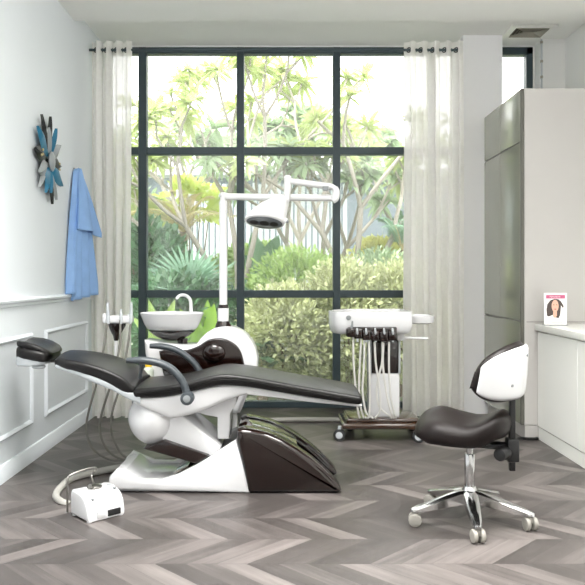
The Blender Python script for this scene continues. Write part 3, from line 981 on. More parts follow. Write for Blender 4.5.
bm = B(); cyl(bm, hc + Vector((.02, -.01, -.01)), hc + Vector((.033, -.012, -.014)), .013, 14); obj('knob', bm, 'grey_mid', lh)

# assistant instrument holder on the left
YH = 4.72
def H(px, py): return P(px, py, YH)
bm = B(); box(bm, (H(105, 0).x, YH - .06, H(0, 323).z), (H(132.5, 0).x, YH + .06, H(0, 315.5).z), .012, 3)
for x in (106, 131):
    box(bm, (H(x - 1.8, 0).x, YH - .05, H(0, 322).z), (H(x + 1.8, 0).x, YH + .0, H(0, 313).z), .006)
ih = obj('instrument_holder', bm, 'white', un)
bm = B()
secs = []
for (py, hw_, cx_) in ((322.5, 9.2, 117), (326, 8.6, 117), (331, 6.0, 116.6), (336, 3.2, 116.4), (340.5, 2.2, 116.2)):
    c = H(cx_, py); w_ = hw_ * YH / FOC
    secs.append([(c.x + w_ * math.cos(2 * PI * k / 20), YH + min(w_, .045) * math.sin(2 * PI * k / 20), c.z) for k in range(20)])
loft(bm, secs); obj('holder_cone', bm, 'brown', un, 60)
bm = B(); tube(bm, [H(116.2, 340), H(116.2, 366), H(120, 376), H(140, 380), (U(152, 0).x, YU - .02, H(0, 380).z)], .013, 10, 4); obj('holder_arm', bm, 'white', un)
for (x, tilt, top) in ((108, -.4, 303), (121, .0, 309), (131, .3, 302)):
    bm = B(); tube(bm, [P(x - tilt, 324, YH - .068), P(x, 316, YH - .066), P(x + tilt, top + 4, YH - .066), P(x + tilt * 1.5, top, YH - .066)], [.008, .011, .009, .005], 10, 3)
    obj('handpiece', bm, 'shell', un)
HS = [[(107, 323), (103.5, 350), (97, 381), (88.5, 412), (86.5, 432), (93, 449), (108, 459), (124, 461)],
      [(120.5, 320), (119, 350), (110.5, 385), (101.5, 414), (100, 432), (106, 448), (116, 457), (130, 461)],
      [(131, 323), (127, 350), (119, 389), (111.5, 415), (111.5, 432), (117, 447), (124, 456), (137, 460)]]
for k, hs in enumerate(HS):
    bm = B()
    n = len(hs)
    pts = [P(a, b, YH - .068 - .0 * i) for i, (a, b) in enumerate(hs)]
    pts = [Vector((p.x, p.y, max(p.z, 0.012))) for p in pts]
    pts += [Vector((pts[-1].x + .08, YH - .06, .012)), Vector((pts[-1].x + .22, YH - .02, .012)), Vector((px_ - .05, YU - .1, .012))]
    tube(bm, pts, .0075, 8, 6); obj('hose', bm, 'hose', un)

# ---------------------------------------------------------------- delivery cart
YK = 5.42
def K(px, py, Y=YK): return P(px, py, Y)
ct = thing('delivery_cart', 'white and brown instrument cart on casters by the window', 'instrument cart', (K(383, 0).x, YK, 0))
cz0 = K(0, 420, 5.35).z
bm = B()
secs = [(K(341, 0).x, .0), ]
pl = []
x0, x1 = K(340, 0).x, K(420, 0).x
box(bm, (x0, YK - .2, .092), (x1, YK + .22, .135), .015, 3)
box(bm, (K(345, 0).x, YK - .16, .13), (K(416, 0).x, YK + .2, .165), .015, 3)
obj('base', bm, 'brown_glass', ct)
bm = B(); box(bm, (K(368.5, 0).x, YK - .09, .16), (K(398, 0).x, YK + .12, K(0, 372).z), .015, 3); obj('column', bm, 'white', ct)
bm = B(); box(bm, (K(369.5, 0).x, YK - .088, K(0, 372).z), (K(397, 0).x, YK + .115, K(0, 338).z), .012, 3); obj('column_panel', bm, 'brown', ct)
for x in (369, 397.5):
    bm = B()
    box(bm, (K(x - 1, 0).x, YK - .1, K(0, 372).z), (K(x + 1, 0).x, YK + .1, K(0, 336).z), .004)
    obj('column_rail', bm, 'shell', ct)
# tray head: rounded kidney block
zt, zb = K(0, 311, 5.3).z, K(0, 330, 5.3).z
out = []
XA, XB = K(329, 0, 5.25).x, K(409, 0, 5.35).x
ring = [(XA + .02, 5.22), (XA, 5.30), (XA + .02, 5.44), (XA + .09, 5.58), (XA + .20, 5.64), (XB - .04, 5.64), (XB, 5.60), (XB, 5.24), (XB - .03, 5.19), (XB - .2, 5.17), (XB - .36, 5.16), (XA + .12, 5.15), (XA + .05, 5.17)]
sp = catmull([Vector((a, b, 0)) for a, b in ring + ring[:1]], 5)[:-1]
cen = Vector(((XA + XB) / 2, 5.4, 0))
secs = []
for (f, z) in ((.80, zb - .025), (.90, zb - .02), (.96, zb), (1.0, zb + .05), (1.0, zt - .015), (.985, zt), (.94, zt + .001), (.92, zt - .012)):
    secs.append([cen + (p - cen) * f + Vector((0, 0, z)) for p in sp])
bm = B(); loft(bm, secs); hd = obj('tray_head', bm, 'white', ct, 50)
bm = B(); c_ = K(348.7, 317.8, 5.14); cyl(bm, c_, c_ + Vector((0, .02, 0)), .018, 20, .003); obj('gauge', bm, 'grey_mid', hd)
bm = B(); tube(bm, [K(352.5, 321, 5.12), K(352, 326, 5.12), K(351, 331, 5.12)], [.006, .009, .012], 10); obj('handle', bm, 'grey_mid', hd)
# brown holder strip of separate cradles
cr = []
for k, (x, y0_, y1_) in enumerate(((350.5, 328, 337), (358, 328.5, 338.5), (366.5, 330, 340), (375, 331, 341), (384, 331.5, 341.5), (392.5, 331.5, 340.5))):
    bm = B(); a = K(x - 4.4, y1_, 5.13); b = K(x + 4.2, y0_, 5.13)
    box(bm, (a.x, 5.105, a.z), (b.x, 5.17, b.z), .012, 3); obj('instrument_cradle', bm, 'brown', ct)
bm = B(); box(bm, (K(347, 0, 5.15).x, 5.15, K(0, 337, 5.15).z), (K(397, 0, 5.15).x, 5.22, K(0, 327, 5.15).z), .01, 3); obj('cradle_bar', bm, 'brown', ct)
for x in (357.5, 366.5, 375.5, 384.5, 393):
    bm = B(); tube(bm, [K(x, 342, 5.12), K(x, 336, 5.12), K(x - .3, 331, 5.10), K(x - .5, 328, 5.10)], [.008, .010, .008, .006], 10, 3); obj('handpiece', bm, 'shell', ct)
# hanging hoses
HH = [[(353.5, 337), (353.5, 360), (355.5, 388), (357.5, 408), (359.5, 421)],
      [(361, 339), (360, 360), (359, 385), (360, 404), (364, 422)],
      [(364.5, 340), (364, 365), (362.5, 390), (366, 412), (373, 421)],
      [(369, 341), (369.5, 370), (370, 398), (369, 416), (366, 421.5)],
      [(374.5, 342), (376, 365), (380, 393), (379.5, 412), (375, 421)],
      [(382.5, 342), (382, 362), (377, 385), (379, 406), (392, 421)],
      [(389, 342), (389, 368), (390.5, 395), (394, 412), (396, 421)],
      [(383.5, 343), (383, 365), (386.5, 394), (391, 412), (394, 421)]]
for hs in HH:
    bm = B(); pts = [K(a, b, 5.13 + .03 * i) for i, (a, b) in enumerate(hs)]
    pts = [Vector((p.x, p.y, max(p.z, .172))) for p in pts]
    tube(bm, pts, .0075, 8, 6); obj('hose', bm, 'hose_light', ct)
# side tray and bar
bm = B()
c_ = K(421, 320, 5.35)
sp2 = [Vector((c_.x + .095 * math.copysign(abs(math.cos(a)) ** .6, math.cos(a)), 5.38 + .13 * math.copysign(abs(math.sin(a)) ** .6, math.sin(a)), 0)) for a in [2 * PI * k / 32 for k in range(32)]]
cen = Vector((c_.x, 5.38, 0))
z_ = K(0, 315.5, 5.35).z
secs = [[cen + (p - cen) * f + Vector((0, 0, z_ + dz)) for p in sp2] for f, dz in ((.7, -.06), (.93, -.05), (1.0, -.015), (1.0, 0), (.96, .002), (.92, -.01))]
loft(bm, secs); obj('side_tray', bm, 'white', ct, 50)
bm = B(); tube(bm, [K(396, 337.5, 5.3), K(412, 338, 5.3), K(428, 338.5, 5.3)], [.014, .010, .010], 12); box(bm, (K(397, 0, 5.3).x, 5.28, K(0, 340.5, 5.3).z), (K(404, 0, 5.3).x, 5.34, K(0, 332, 5.3).z), .006); obj('side_bar', bm, 'white', ct)
# casters
def caster(parent, x, y, r, w, ang, mw, mh, stem_top, fork='fork'):
    ax = Vector((math.cos(ang), math.sin(ang), 0))
    c = Vector((x, y, r))
    bm = B()
    for s in (-1, 1):
        cyl(bm, c + ax * (s * w * .18), c + ax * (s * w * .5), r, 24, r * .12)
    o = obj('caster', bm, mw, parent)
    bm = B(); cyl(bm, c - ax * (w * .52), c + ax * (w * .52), r * .6, 20, r * .06); obj('hub', bm, mh, o)
    bm = B(); cyl(bm, (x, y, r * 1.0), (x, y, stem_top), r * .28, 12)
    obj(fork, bm, mh, o)
    return o
for (px, Y, dx) in ((339.5, 5.27, 0), (418.5, 5.22, 0), (350, 5.62, 0), (412, 5.62, 0)):
    caster(ct, (px - CX) * Y / FOC, Y, .044, .04, R(78), 'rubber_dark', 'shell', .11)

# hose on the floor between cart and chair
bm = B(); tube(bm, [(.66, 5.66, .11), (.63, 5.82, .05), (.50, 5.93, .022), (.30, 5.96, .02), (.05, 5.96, .02), (-.17, 5.91, .02), (-.32, 5.72, .02), (-.36, 5.4, .02), (-.34, 5.05, .02), (-.28, 4.75, .02), (-.2, 4.5, .02)], .02, 12, 8)
tag(obj('supply_hose', bm, 'hose_thick'), 'grey hose on the floor running from instrument cart to chair base', 'hose')

# ---------------------------------------------------------------- foot pedal
pc = Vector((-.945, 3.635, 0))
fp = thing('foot_pedal', 'white foot control box with wire hoop on the floor left of chair', 'foot pedal', pc)
A_ = Matrix.Translation(pc) @ Matrix.Rotation(R(43), 4, 'Z')
def fl(x, y, z): return A_ @ Vector((x, y, z))
t_ = bmesh.new()
pr = [(-.115, .005), (.115, .005), (.115, .03), (.10, .075), (.07, .108), (.02, .128), (-.06, .135), (-.10, .13), (-.115, .115)]
# profile in (depth, z): depth + = front (towards the camera)
prism(t_, [(a, b) for a, b in pr], -.105, .105, .014, 3)
t_.transform(A_ @ Matrix.Rotation(R(-90), 4, 'Z') @ Matrix.Diagonal((.8, .98, 1, 1)))
bm = B(); merge(bm, t_)
for (x, y) in ((-.085, -.075), (.085, -.075), (-.085, .075), (.085, .075)):
    cyl(bm, fl(x, y, 0), fl(x, y, .02), .014, 12)
body = obj('body', bm, 'white', fp, 50)
bm = B(); obox(bm, A_ @ Matrix.Translation((.04, -.09, .028)), (.07, .014, .03), .002); obj('slot', bm, 'black', body)
bm = B(); obox(bm, A_ @ Matrix.Translation((-.03, -.09, .03)), (.045, .016, .035), .005); obj('latch', bm, 'white', body)
bm = B(); lathe(bm, [(0, .13), (.038, .13), (.040, .137), (.03, .144), (.012, .147), (0, .147)], seg=24, M4=A_ @ Matrix.Translation((.0, .035, 0.0))); dk = obj('pedal_disc', bm, 'steel', fp, 50)
bm = B(); tube(bm, [fl(.0, .035, .146), fl(-.045, .0, .152)], [.008, .012], 10); obj('pedal_tip', bm, 'steel', dk)
for (x, y, z, r_) in ((-.06, -.062, .104, .009), (.075, .02, .131, .014), (.08, -.025, .126, .01)):
    bm = B(); ellipsoid(bm, fl(x, y, z), (r_, r_, .007), seg=14, ring=8); obj('button', bm, 'grey_mid', fp)
bm = B(); tube(bm, [P(67.5, 512, 3.58), P(67.5, 495, 3.58), P(67.5, 480, 3.58), P(70, 475.5, 3.6), P(82, 470.5, 3.65), P(95, 467.5, 3.7), P(94.5, 471.5, 3.7), P(91.5, 476, 3.66), fl(0, .035, .146)], .0055, 8, 6); obj('wire_hoop', bm, 'steel', fp)
bm = B()
tube(bm, [P(70, 505, 3.80), P(61, 502, 3.82), P(56, 495.5, 3.92), P(62, 486, 4.08), P(76, 477, 4.26), (-1.03, 4.45, .022), (-.86, 4.55, .022), (-.66, 4.575, .022), (-.46, 4.575, .022)], .020, 12, 8)
for v in bm.verts: v.co.z = max(v.co.z, .002)
tag(obj('pedal_hose', bm, 'hose_thick'), 'thick grey hose curling from the foot pedal round the chair base', 'hose')

# ---------------------------------------------------------------- stool
SC = Vector((.905, 3.53, 0))
SO = Vector((-.040, 0, 0))
st = thing('operator_stool', 'brown leather saddle stool with white backed lumbar rest', 'stool', SC)
FA = R(152)
fw = Vector((math.cos(FA), math.sin(FA), 0)); sd = Vector((-math.sin(FA), math.cos(FA), 0))   # forward, sitter's left
def SL(f, s, z): return SC + SO + fw * f + sd * s + Vector((0, 0, z))
# five star base
rt = .283
for k in range(5):
    a = R(191 + 72 * k)
    d = Vector((math.cos(a), math.sin(a), 0)); w = Vector((-d.y, d.x, 0))
    secs = []
    for (r_, zt_, zb_, hw_) in ((.02, .160, .095, .034), (.06, .156, .096, .033), (.13, .138, .088, .030), (.20, .114, .076, .026), (.26, .096, .068, .021), (.292, .086, .068, .017), (.303, .080, .070, .012)):
        c = SC + d * r_
        secs.append([c - w * hw_ + Vector((0, 0, zb_)), c - w * hw_ + Vector((0, 0, zt_ - .010)), c - w * hw_ * .55 + Vector((0, 0, zt_)), c + w * hw_ * .55 + Vector((0, 0, zt_)), c + w * hw_ + Vector((0, 0, zt_ - .010)), c + w * hw_ + Vector((0, 0, zb_))])
    bm = B(); loft(bm, secs); lg = obj('leg', bm, 'chrome', st, 40)
    c = SC + d * rt
    ang = a + R(70 + 40 * math.sin(k * 2.1))
    ax = Vector((math.cos(ang), math.sin(ang), 0))
    bm = B()
    cc = c + Vector((0, 0, .031)) 
    for s in (-1, 1):
        cyl(bm, cc + ax * (s * .008), cc + ax * (s * .029), .031, 24, .005)
    box(bm, (c.x - .011, c.y - .011, .03), (c.x + .011, c.y + .011, .062), .004)
    obj('caster', bm, 'rubber', lg)
bm = B(); lathe(bm, [(.036, .085), (.040, .095), (.040, .15), (.034, .165), (.028, .175), (0, .175)], SC, 28); obj('hub', bm, 'chrome', st, 50)
bm = B(); cyl(bm, SC + Vector((0, 0, .16)), SC + Vector((0, 0, .335)), .025, 24, .003); obj('gas_lift', bm, 'chrome', st)
bm = B(); cyl(bm, SC + Vector((0, 0, .33)), SC + Vector((0, 0, .42)), .015, 20); obj('piston', bm, 'chrome', st)
bm = B(); box(bm, SC + Vector((-.10, -.09, .39)), SC + Vector((.06, .09, .42)), .006); obj('seat_plate', bm, 'black', st)
# saddle seat
NT, NR = 56, 14
def seat_top(f, s):
    pom = .030 * math.exp(-((f - .12) / .085) ** 2 - (s / .09) ** 2)
    cant = .030 * math.exp(-((f + .19) / .07) ** 2)
    groove = -.016 * math.exp(-((f + .05) / .09) ** 2)
    side = -.030 * (abs(s) / .22) ** 2.2
    front = -.062 * max(0, (f - .05) / .18) ** 2 * (0.5 + abs(s) / .22)
    return .535 + pom + cant + groove + side + front
def outl(a):
    c, s = math.cos(a), math.sin(a)
    f = .222 * math.copysign(abs(c) ** .82, c)
    w_ = .215 + .012 * c
    return f - .0, w_ * math.copysign(abs(s) ** .82, s)
bm = B()
rings = []
for j in range(1, NR + 1):
    q = j / NR
    ring = []
    for i in range(NT):
        f, s = outl(2 * PI * i / NT)
        z = seat_top(f * q, s * q) - .022 * max(0, (q - .75) / .25) ** 2.5
        ring.append(bm.verts.new(SL(f * q - .01, s * q, z)))
    rings.append(ring)
ctr = bm.verts.new(SL(-.01, 0, seat_top(0, 0)))
low = []
for (q, dz) in ((1.018, -.016), (1.025, -.045), (1.0, -.085), (.94, -.112), (.82, -.128), (.6, -.132)):
    ring = []
    for i in range(NT):
        f, s = outl(2 * PI * i / NT)
        base = seat_top(f, s) - .022
        z = max(base + dz * .8, .412 + (.03 if f > .12 else 0) * ((f - .12) / .11 if f > .12 else 0))
        ring.append(bm.verts.new(SL(f * q - .01, s * q, z)))
    rings.append(ring)
for i in range(NT):
    bm.faces.new((ctr, rings[0][i], rings[0][(i + 1) % NT]))
for a, b in zip(rings, rings[1:]):
    for i in range(NT):
        bm.faces.new((a[i], a[(i + 1) % NT], b[(i + 1) % NT], b[i]))
bm.faces.new(rings[-1])
obj('seat', bm, 'leather_stool', st, 180)
# back bar and knob
bc_ = Vector((P(512, 0, 3.44).x, 3.44, 0))
bm = B()
box(bm, (bc_.x - .014, bc_.y - .012, .275), (bc_.x + .014, bc_.y + .012, .68), .004)
obj('back_bar', bm, 'black', st)
bm = B(); box(bm, (bc_.x - .028, bc_.y - .03, .32), (bc_.x + .028, bc_.y + .03, .43), .008)
tube(bm, [bc_ + Vector((0, 0, .39)), SC + Vector((.05, -.02, .385))], .02, 10)
obj('bar_clamp', bm, 'black', st)
kc = P(499.5, 454, 3.40)
bm = B(); cyl(bm, kc + Vector((.04, .03, 0)), kc + Vector((-.008, -.02, 0)), .031, 18, .006); obj('knob', bm, 'black', st)
# lumbar rest: curved pad with white outer shell
LB = Vector((1.128, 3.47, .0))
def lum(u, v, off):
    """u -1..1 round the back (+ = near side), v -1..1 upward, off outward from the sitter"""
    a = u * R(66)
    rad = .275
    x_ = rad * math.cos(a) - rad           # forward is +f, so bring the wings forward
    s_ = rad * math.sin(a)
    nrm_f, nrm_s = -math.cos(a), math.sin(a)
    q = min(1.0, abs(u))
    hh = max(.04, .170 * (1 - q ** 2.2) ** .46) if v > 0 else max(.04, .112 * (1 - q ** 4.5) ** .5)
    zc = .722
    f_ = -x_ + nrm_f * off - .012 * v
    s2 = s_ + nrm_s * off
    p = LB + fw * f_ + sd * s2
    return Vector((p.x, p.y, zc + v * hh * (1.0 if v < 0 else 1.0)))
def shellmesh(umax, vmax, prof, nu=40, nv=16):
    """closed pillow: outer side off=prof[0] middle, inner side off=prof[1]"""
    bm = B()
    g = []
    for side in (0, 1):
        rows = []
        for i in range(nu + 1):
            u = math.sin(PI / 2 * (-1 + 2 * i / nu))
            row = []
            for j in range(nv + 1):
                v = -1 + 2 * j / nv
                e = max(0.0, (1 - abs(u) ** 8) * (1 - abs(v) ** 6)) ** .5
                mid = (prof[0] + prof[1]) / 2
                off = mid + (prof[side] - mid) * e
                row.append(bm.verts.new(lum(u * umax, v * vmax, off)))
            rows.append(row)
        g.append(rows)
    for side in (0, 1):
        for i in range(nu):
            for j in range(nv):
                q = g[side]
                bm.faces.new((q[i][j], q[i + 1][j], q[i + 1][j + 1], q[i][j + 1]))
    bmesh.ops.remove_doubles(bm, verts=bm.verts[:], dist=1e-5)
    return bm
obj('lumbar_pad', shellmesh(1.0, 1.0, (.020, -.048)), 'leather_stool', st, 180)
obj('lumbar_shell', shellmesh(.93, .90, (.034, .006)), 'white', st, 180)
for (u, v) in ((.42, -.25), (.05, .62)):
    bm = B(); p0 = lum(u, v, .030); p1 = lum(u, v, .037); cyl(bm, p0, p1, .007, 12); obj('screw', bm, 'grey_mid', st)

# ---------------------------------------------------------------- garden
GZ = -0.15
bm = B(); box(bm, (-14, YB + .15, GZ - .2), (16, 40, GZ)); struct('ground', bm, 'grass')
bm = B(); box(bm, (-3.5, YB + .145, GZ), (4.5, 7.25, GZ + .10)); struct('terrace', bm, 'paving')

class LeafMesh:
    def __init__(s): s.v, s.f = [], []
    def leaf(s, p, d, n, L, w, bend=.25, segs=3):
        """a pointed leaf blade from p along d, broad across, drooping by bend"""
        d = d.normalized(); side = d.cross(n)
        side = side.normalized() if side.length > 1e-5 else d.orthogonal().normalized()
        up = side.cross(d)
        b = len(s.v)
        for k in range(segs + 1):
            q = k / segs
            hw = w * (math.sin(PI * min(1, q * .86 + .14)) ** .9 if q < 1 else 0)
            c = p + d * (L * q) - Vector((0, 0, 1)) * (bend * L * q * q)
            fold = up * (hw * .25)
            if q < 1:
                s.v += [c - side * hw + fold, c, c + side * hw + fold]
            else:
                s.v += [c]
        for k in range(segs - 1):
            i = b + 3 * k
            s.f += [(i, i + 1, i + 4, i + 3), (i + 1, i + 2, i + 5, i + 4)]
        i = b + 3 * (segs - 1)
        s.f += [(i, i + 1, i + 3), (i + 1, i + 2, i + 3)]
    def build(s, name, m, parent):
        me = bpy.data.meshes.new(name); me.from_pydata([tuple(v) for v in s.v], [], s.f)
        return link(name, me, m, parent, 180)

def rv(rnd):
    while True:
        v = Vector((rnd.uniform(-1, 1), rnd.uniform(-1, 1), rnd.uniform(-1, 1)))
        if .05 < v.length < 1: return v

def frangipani(base, dirs, label, seed, levels=4, L0=.7, r0=.05, leaf=(.26, .045), ml='leaf_light', nl=13, trunk=.3, lean=(0, 0)):
    rnd = random.Random(seed)
    t = thing('frangipani_tree', label, 'tree', base)
    wood = B(); lm = LeafMesh()
    def grow(p, d, L, r, lev):
        mid = p + d * (L * .5) + rv(rnd) * (L * .05)
        e = p + d * L
        tube(wood, [p, mid, e], [r, r * .88, r * .8], 7, 3)
        if lev == 0:
            for k in range(nl):
                a = k * 2.4 + rnd.uniform(-.2, .2)
                el = R(rnd.uniform(-18, 55))
                o_ = d.orthogonal().normalized(); o2 = d.cross(o_)
                ld = (o_ * math.cos(a) + o2 * math.sin(a)) * math.cos(el) + d * math.sin(el)
                lm.leaf(e - d * rnd.uniform(0, .06), ld, d + rv(rnd) * .3, leaf[0] * rnd.uniform(.75, 1.2), leaf[1] * rnd.uniform(.8, 1.15), rnd.uniform(.1, .45))
            return
        n = 3 if rnd.random() < .45 else 2
        a0 = rnd.uniform(0, 2 * PI)
        o_ = d.orthogonal().normalized(); o2 = d.cross(o_)
        for k in range(n):
            a = a0 + 2 * PI * k / n + rnd.uniform(-.4, .4)
            tilt = R(rnd.uniform(22, 40))
            nd = (d * math.cos(tilt) + (o_ * math.cos(a) + o2 * math.sin(a)) * math.sin(tilt))
            nd = (nd + Vector((0, 0, .16))).normalized()
            grow(e, nd, L * rnd.uniform(.52, .74), r * .72, lev - 1)
    b0 = Vector(base); top = b0 + Vector((lean[0], lean[1], trunk))
    tube(wood, [b0 - Vector((0, 0, .02)), (b0 + top) / 2 + rv(rnd) * .02, top], [r0 * 1.25, r0 * 1.1, r0], 9, 4)
    for (dx, dy, dz, L, lev) in dirs:
        grow(top, Vector((dx, dy, dz)).normalized(), L, r0 * .8, lev)
    obj('trunk', wood, 'bark', t, 60)
    lm.build('foliage', ml, t)
    return t

def G(px, Y): return ((px - CX) * Y / FOC, Y, GZ)
frangipani(G(258, 9.0), [(-.62, .1, 1, 1.3, 3), (-.12, .3, 1.1, 1.5, 3), (-.95, -.1, .9, 1.15, 3), (.25, .1, 1.2, 1.5, 3)],
           'tall frangipani tree with pale forked branches leaning left behind the lamp post', 11, r0=.05, trunk=.9, lean=(-.25, .1), leaf=(.30, .036), nl=18)
frangipani(G(316, 9.8), [(-.45, 0, 1, 1.1, 3), (.4, .2, 1, 1.05, 3), (.05, -.2, 1.1, 1.1, 2)],
           'frangipani tree with pale forked branches in the middle window bay', 23, r0=.05, trunk=.8, lean=(.05, 0), ml='leaf_pale', leaf=(.28, .034), nl=18)
frangipani(G(362, 9.2), [(-.4, .1, 1, 1.05, 3), (.55, .1, .95, 1.05, 3), (1.0, 0, .75, 1.5, 2), (.1, .1, 1.1, 1.3, 2)],
           'frangipani tree with thick leaning trunk in the right window bay', 37, r0=.055, trunk=.95, lean=(-.12, 0), leaf=(.28, .036), nl=18)
frangipani(G(185, 11.5), [(-.4, 0, 1, 1.0, 2), (.35, 0, 1, 1.0, 2), (0, .2, 1.1, 1.0, 2)],
           'pale frangipani tree standing far back at the left of the window', 51, r0=.05, trunk=1.9, ml='leaf_pale', leaf=(.34, .055))
frangipani(G(300, 13), [(-.5, 0, 1, 1.0, 3), (.5, 0, 1, 1.0, 3), (.0, .2, 1.1, 1.0, 3)],
           'pale frangipani tree in front of the white fence, farthest back', 63, r0=.05, trunk=2.0, ml='leaf_pale', leaf=(.36, .06), nl=20)
frangipani(G(408, 11.0), [(-.5, 0, 1, 1.0, 2), (.3, 0, 1, 1.0, 2), (.9, .1, .9, 1.0, 2)],
           'frangipani tree with pale crown partly behind the right curtain', 77, r0=.05, trunk=1.7, leaf=(.32, .05))

def bush(name, label, cat, c, rad, n, L, w, m, seed, group=None, stems=7, mwood='bark_dark'):
    rnd = random.Random(seed)
    c = Vector(c)
    t = thing(name, label, cat, (c.x, c.y, GZ), group)
    lm = LeafMesh(); lumps = [(rv(rnd), rnd.uniform(.8, 1.12)) for _ in range(26)]
    lumps = [(a.normalized(), b) for a, b in lumps]
    for _ in range(n):
        d = rv(rnd).normalized()
        if d.z < -.75: d.z *= -1
        f = 1.0
        for a, b in lumps:
            k = max(0, d.dot(a)) ** 10
            f += (b - 1) * k
        q = rnd.uniform(.55, 1.0) ** .5 * f
        p = c + Vector((d.x * rad[0], d.y * rad[1], d.z * rad[2])) * q + rv(rnd) * min(.16, rad[2] * .28)
        if p.z < GZ + .02: continue
        ld = (d + rv(rnd) * .9 + Vector((0, 0, .35))).normalized()
        lm.leaf(p, ld, rv(rnd), L * rnd.uniform(.7, 1.3), w * rnd.uniform(.7, 1.3), .2, 2)
    lm.build('foliage', m, t)
    bm = B()
    for k in range(stems):
        a = rnd.uniform(0, 2 * PI); q = rnd.uniform(.2, .7)
        tube(bm, [(c.x + .1 * math.cos(a), c.y + .1 * math.sin(a), GZ - .01), (c.x + rad[0] * q * math.cos(a) * .5, c.y + rad[1] * q * math.sin(a) * .5, (c.z + GZ) / 2), (c.x + rad[0] * q * math.cos(a), c.y + rad[1] * q * math.sin(a), c.z + rad[2] * .4)], [.018, .013, .006], 6, 3)
    obj('stems', bm, mwood, t)
    return t
def GP(px, py, Y): return P(px, py, Y)
bush('hedge_shrub', 'pale variegated leafy shrub behind the window right of the lamp post', 'shrub', GP(288, 345, 8.0), (.52, .38, .62), 8820, .075, .017, 'leaf_hedge', 1)
bush('hedge_shrub', 'pale variegated leafy shrub behind the instrument cart', 'shrub', GP(345, 335, 8.1), (.55, .4, .75), 9660, .075, .017, 'leaf_hedge', 2)
bush('hedge_shrub', 'pale variegated leafy shrub behind the right curtain edge', 'shrub', GP(404, 330, 8.2), (.55, .4, .75), 8820, .075, .017, 'leaf_hedge', 3)
bush('green_shrub', 'bright green fine leaved shrub above the pale hedge in middle window bay', 'shrub', GP(300, 296, 8.7), (.62, .3, .50), 3000, .10, .016, 'leaf_mid', 4)
bush('yellow_shrub', 'golden yellow shrub in front of the grey house wall at right', 'shrub', GP(376, 268, 9.6), (.36, .3, .36), 2600, .09, .02, 'leaf_yellow', 5)
bush('pale_shrub', 'silvery pale shrub below the golden shrub in right window bay', 'shrub', GP(382, 284, 8.8), (.5, .3, .35), 2600, .08, .016, 'leaf_pale', 6)
bush('dark_shrub', 'dark green broad leaved shrub low behind the left curtain edge', 'shrub', GP(150, 285, 9.0), (.5, .4, .75), 2400, .14, .03, 'leaf_dark', 7)
bush('dark_shrub', 'dark green shrub low behind the cuspidor bowl', 'shrub', GP(178, 335, 8.3), (.6, .35, .6), 2600, .13, .028, 'leaf_dark', 8)
bush('dark_shrub', 'dark green shrub low behind the lamp post base', 'shrub', GP(242, 345, 8.5), (.4, .3, .6), 2200, .12, .026, 'leaf_dark', 9)
bush('yellow_shrub', 'yellow flowering shrub in front of the dark house wall at left', 'shrub', GP(190, 203, 10.4), (.44, .33, .26), 170, .22, .05, 'leaf_lemon', 10, stems=9)
bush('background_shrub', 'green shrub at the foot of the white fence', 'shrub', GP(250, 275, 10.8), (.6, .4, .4), 2200, .12, .03, 'leaf_mid', 12)
bush('background_shrub', 'hazy green shrub far left in front of the house', 'shrub', GP(128, 245, 10.6), (.7, .4, .8), 2200, .14, .03, 'leaf_pale', 13)
bush('background_shrub', 'dark green shrub against the house wall at far right', 'shrub', GP(424, 255, 10.4), (.5, .4, .55), 2400, .13, .03, 'leaf_dark', 14)

def fan_palm(label, c, n, L, m, seed, spread=75):
    rnd = random.Random(seed); c = Vector(c)
    t = thing('fan_palm', label, 'palm', (c.x, c.y, GZ))
    bm = B(); tube(bm, [(c.x, c.y, GZ - .01), (c.x, c.y, (GZ + c.z) / 2), c], [.05, .045, .035], 8, 3); obj('trunk', bm, 'bark_dark', t)
    lm = LeafMesh()
    for (az, el) in [(rnd.uniform(0, 360), rnd.uniform(15, 75)) for _ in range(n)] + [(-90, 62)]:
        d = Vector((math.cos(R(az)) * math.cos(R(el)), math.sin(R(az)) * math.cos(R(el)), math.sin(R(el))))
        s_ = d.cross(Vector((0, 0, 1))).normalized(); h = c + d * .22
        for k in range(19):
            a = R(-spread + 2 * spread * k / 18)
            lm.leaf(h, d * math.cos(a) + s_ * math.sin(a), s_.cross(d) + rv(rnd) * .15, L * (.82 + .18 * math.cos(a)), .022, .12, 3)
    lm.build('fronds', m, t)
fan_palm('silvery green fan palm behind the window left of the lamp post', GP(190, 300, 8.6), 6, .62, 'leaf_fan', 3)
def feather_palm(name, label, c, n, L, m, seed, lw=.014, ll=.22, el0=(35, 80)):
    rnd = random.Random(seed); c = Vector(c)
    t = thing(name, label, 'palm', (c.x, c.y, GZ))
    bm = B(); tube(bm, [(c.x, c.y, GZ - .01), (c.x + .02, c.y, (GZ + c.z) / 2), c], [.06, .05, .045], 8, 3); obj('trunk', bm, 'bark_dark', t)
    lm = LeafMesh(); st_ = B()
    for k in range(n):
        az = R(360 * k / n + rnd.uniform(-15, 15)); el = R(rnd.uniform(*el0))
        d = Vector((math.cos(az) * math.cos(el), math.sin(az) * math.cos(el), math.sin(el)))
        pts = []
        for j in range(9):
            q = j / 8
            pts.append(c + d * (L * q) - Vector((0, 0, 1)) * (L * .45 * q * q))
        tube(st_, pts, [.012 * (1 - .8 * j / 8) for j in range(9)], 5)
        for j in range(1, 9):
            for f in (0, .33, .66):
                if j == 8 and f > 0: break
                p = pts[j].lerp(pts[min(8, j + 1)], f)
                dd = (pts[j] - pts[j - 1]).normalized()
                s_ = dd.cross(Vector((0, 0, 1))).normalized()
                for sg in (-1, 1):
                    lm.leaf(p, dd * .55 + s_ * sg + Vector((0, 0, .1)), Vector((0, 0, 1)), ll * (1 - .4 * abs(j / 8 - .45)), lw, .35, 2)
    obj('stalks', st_, 'leaf_straw', t, 60)
    lm.build('fronds', m, t)
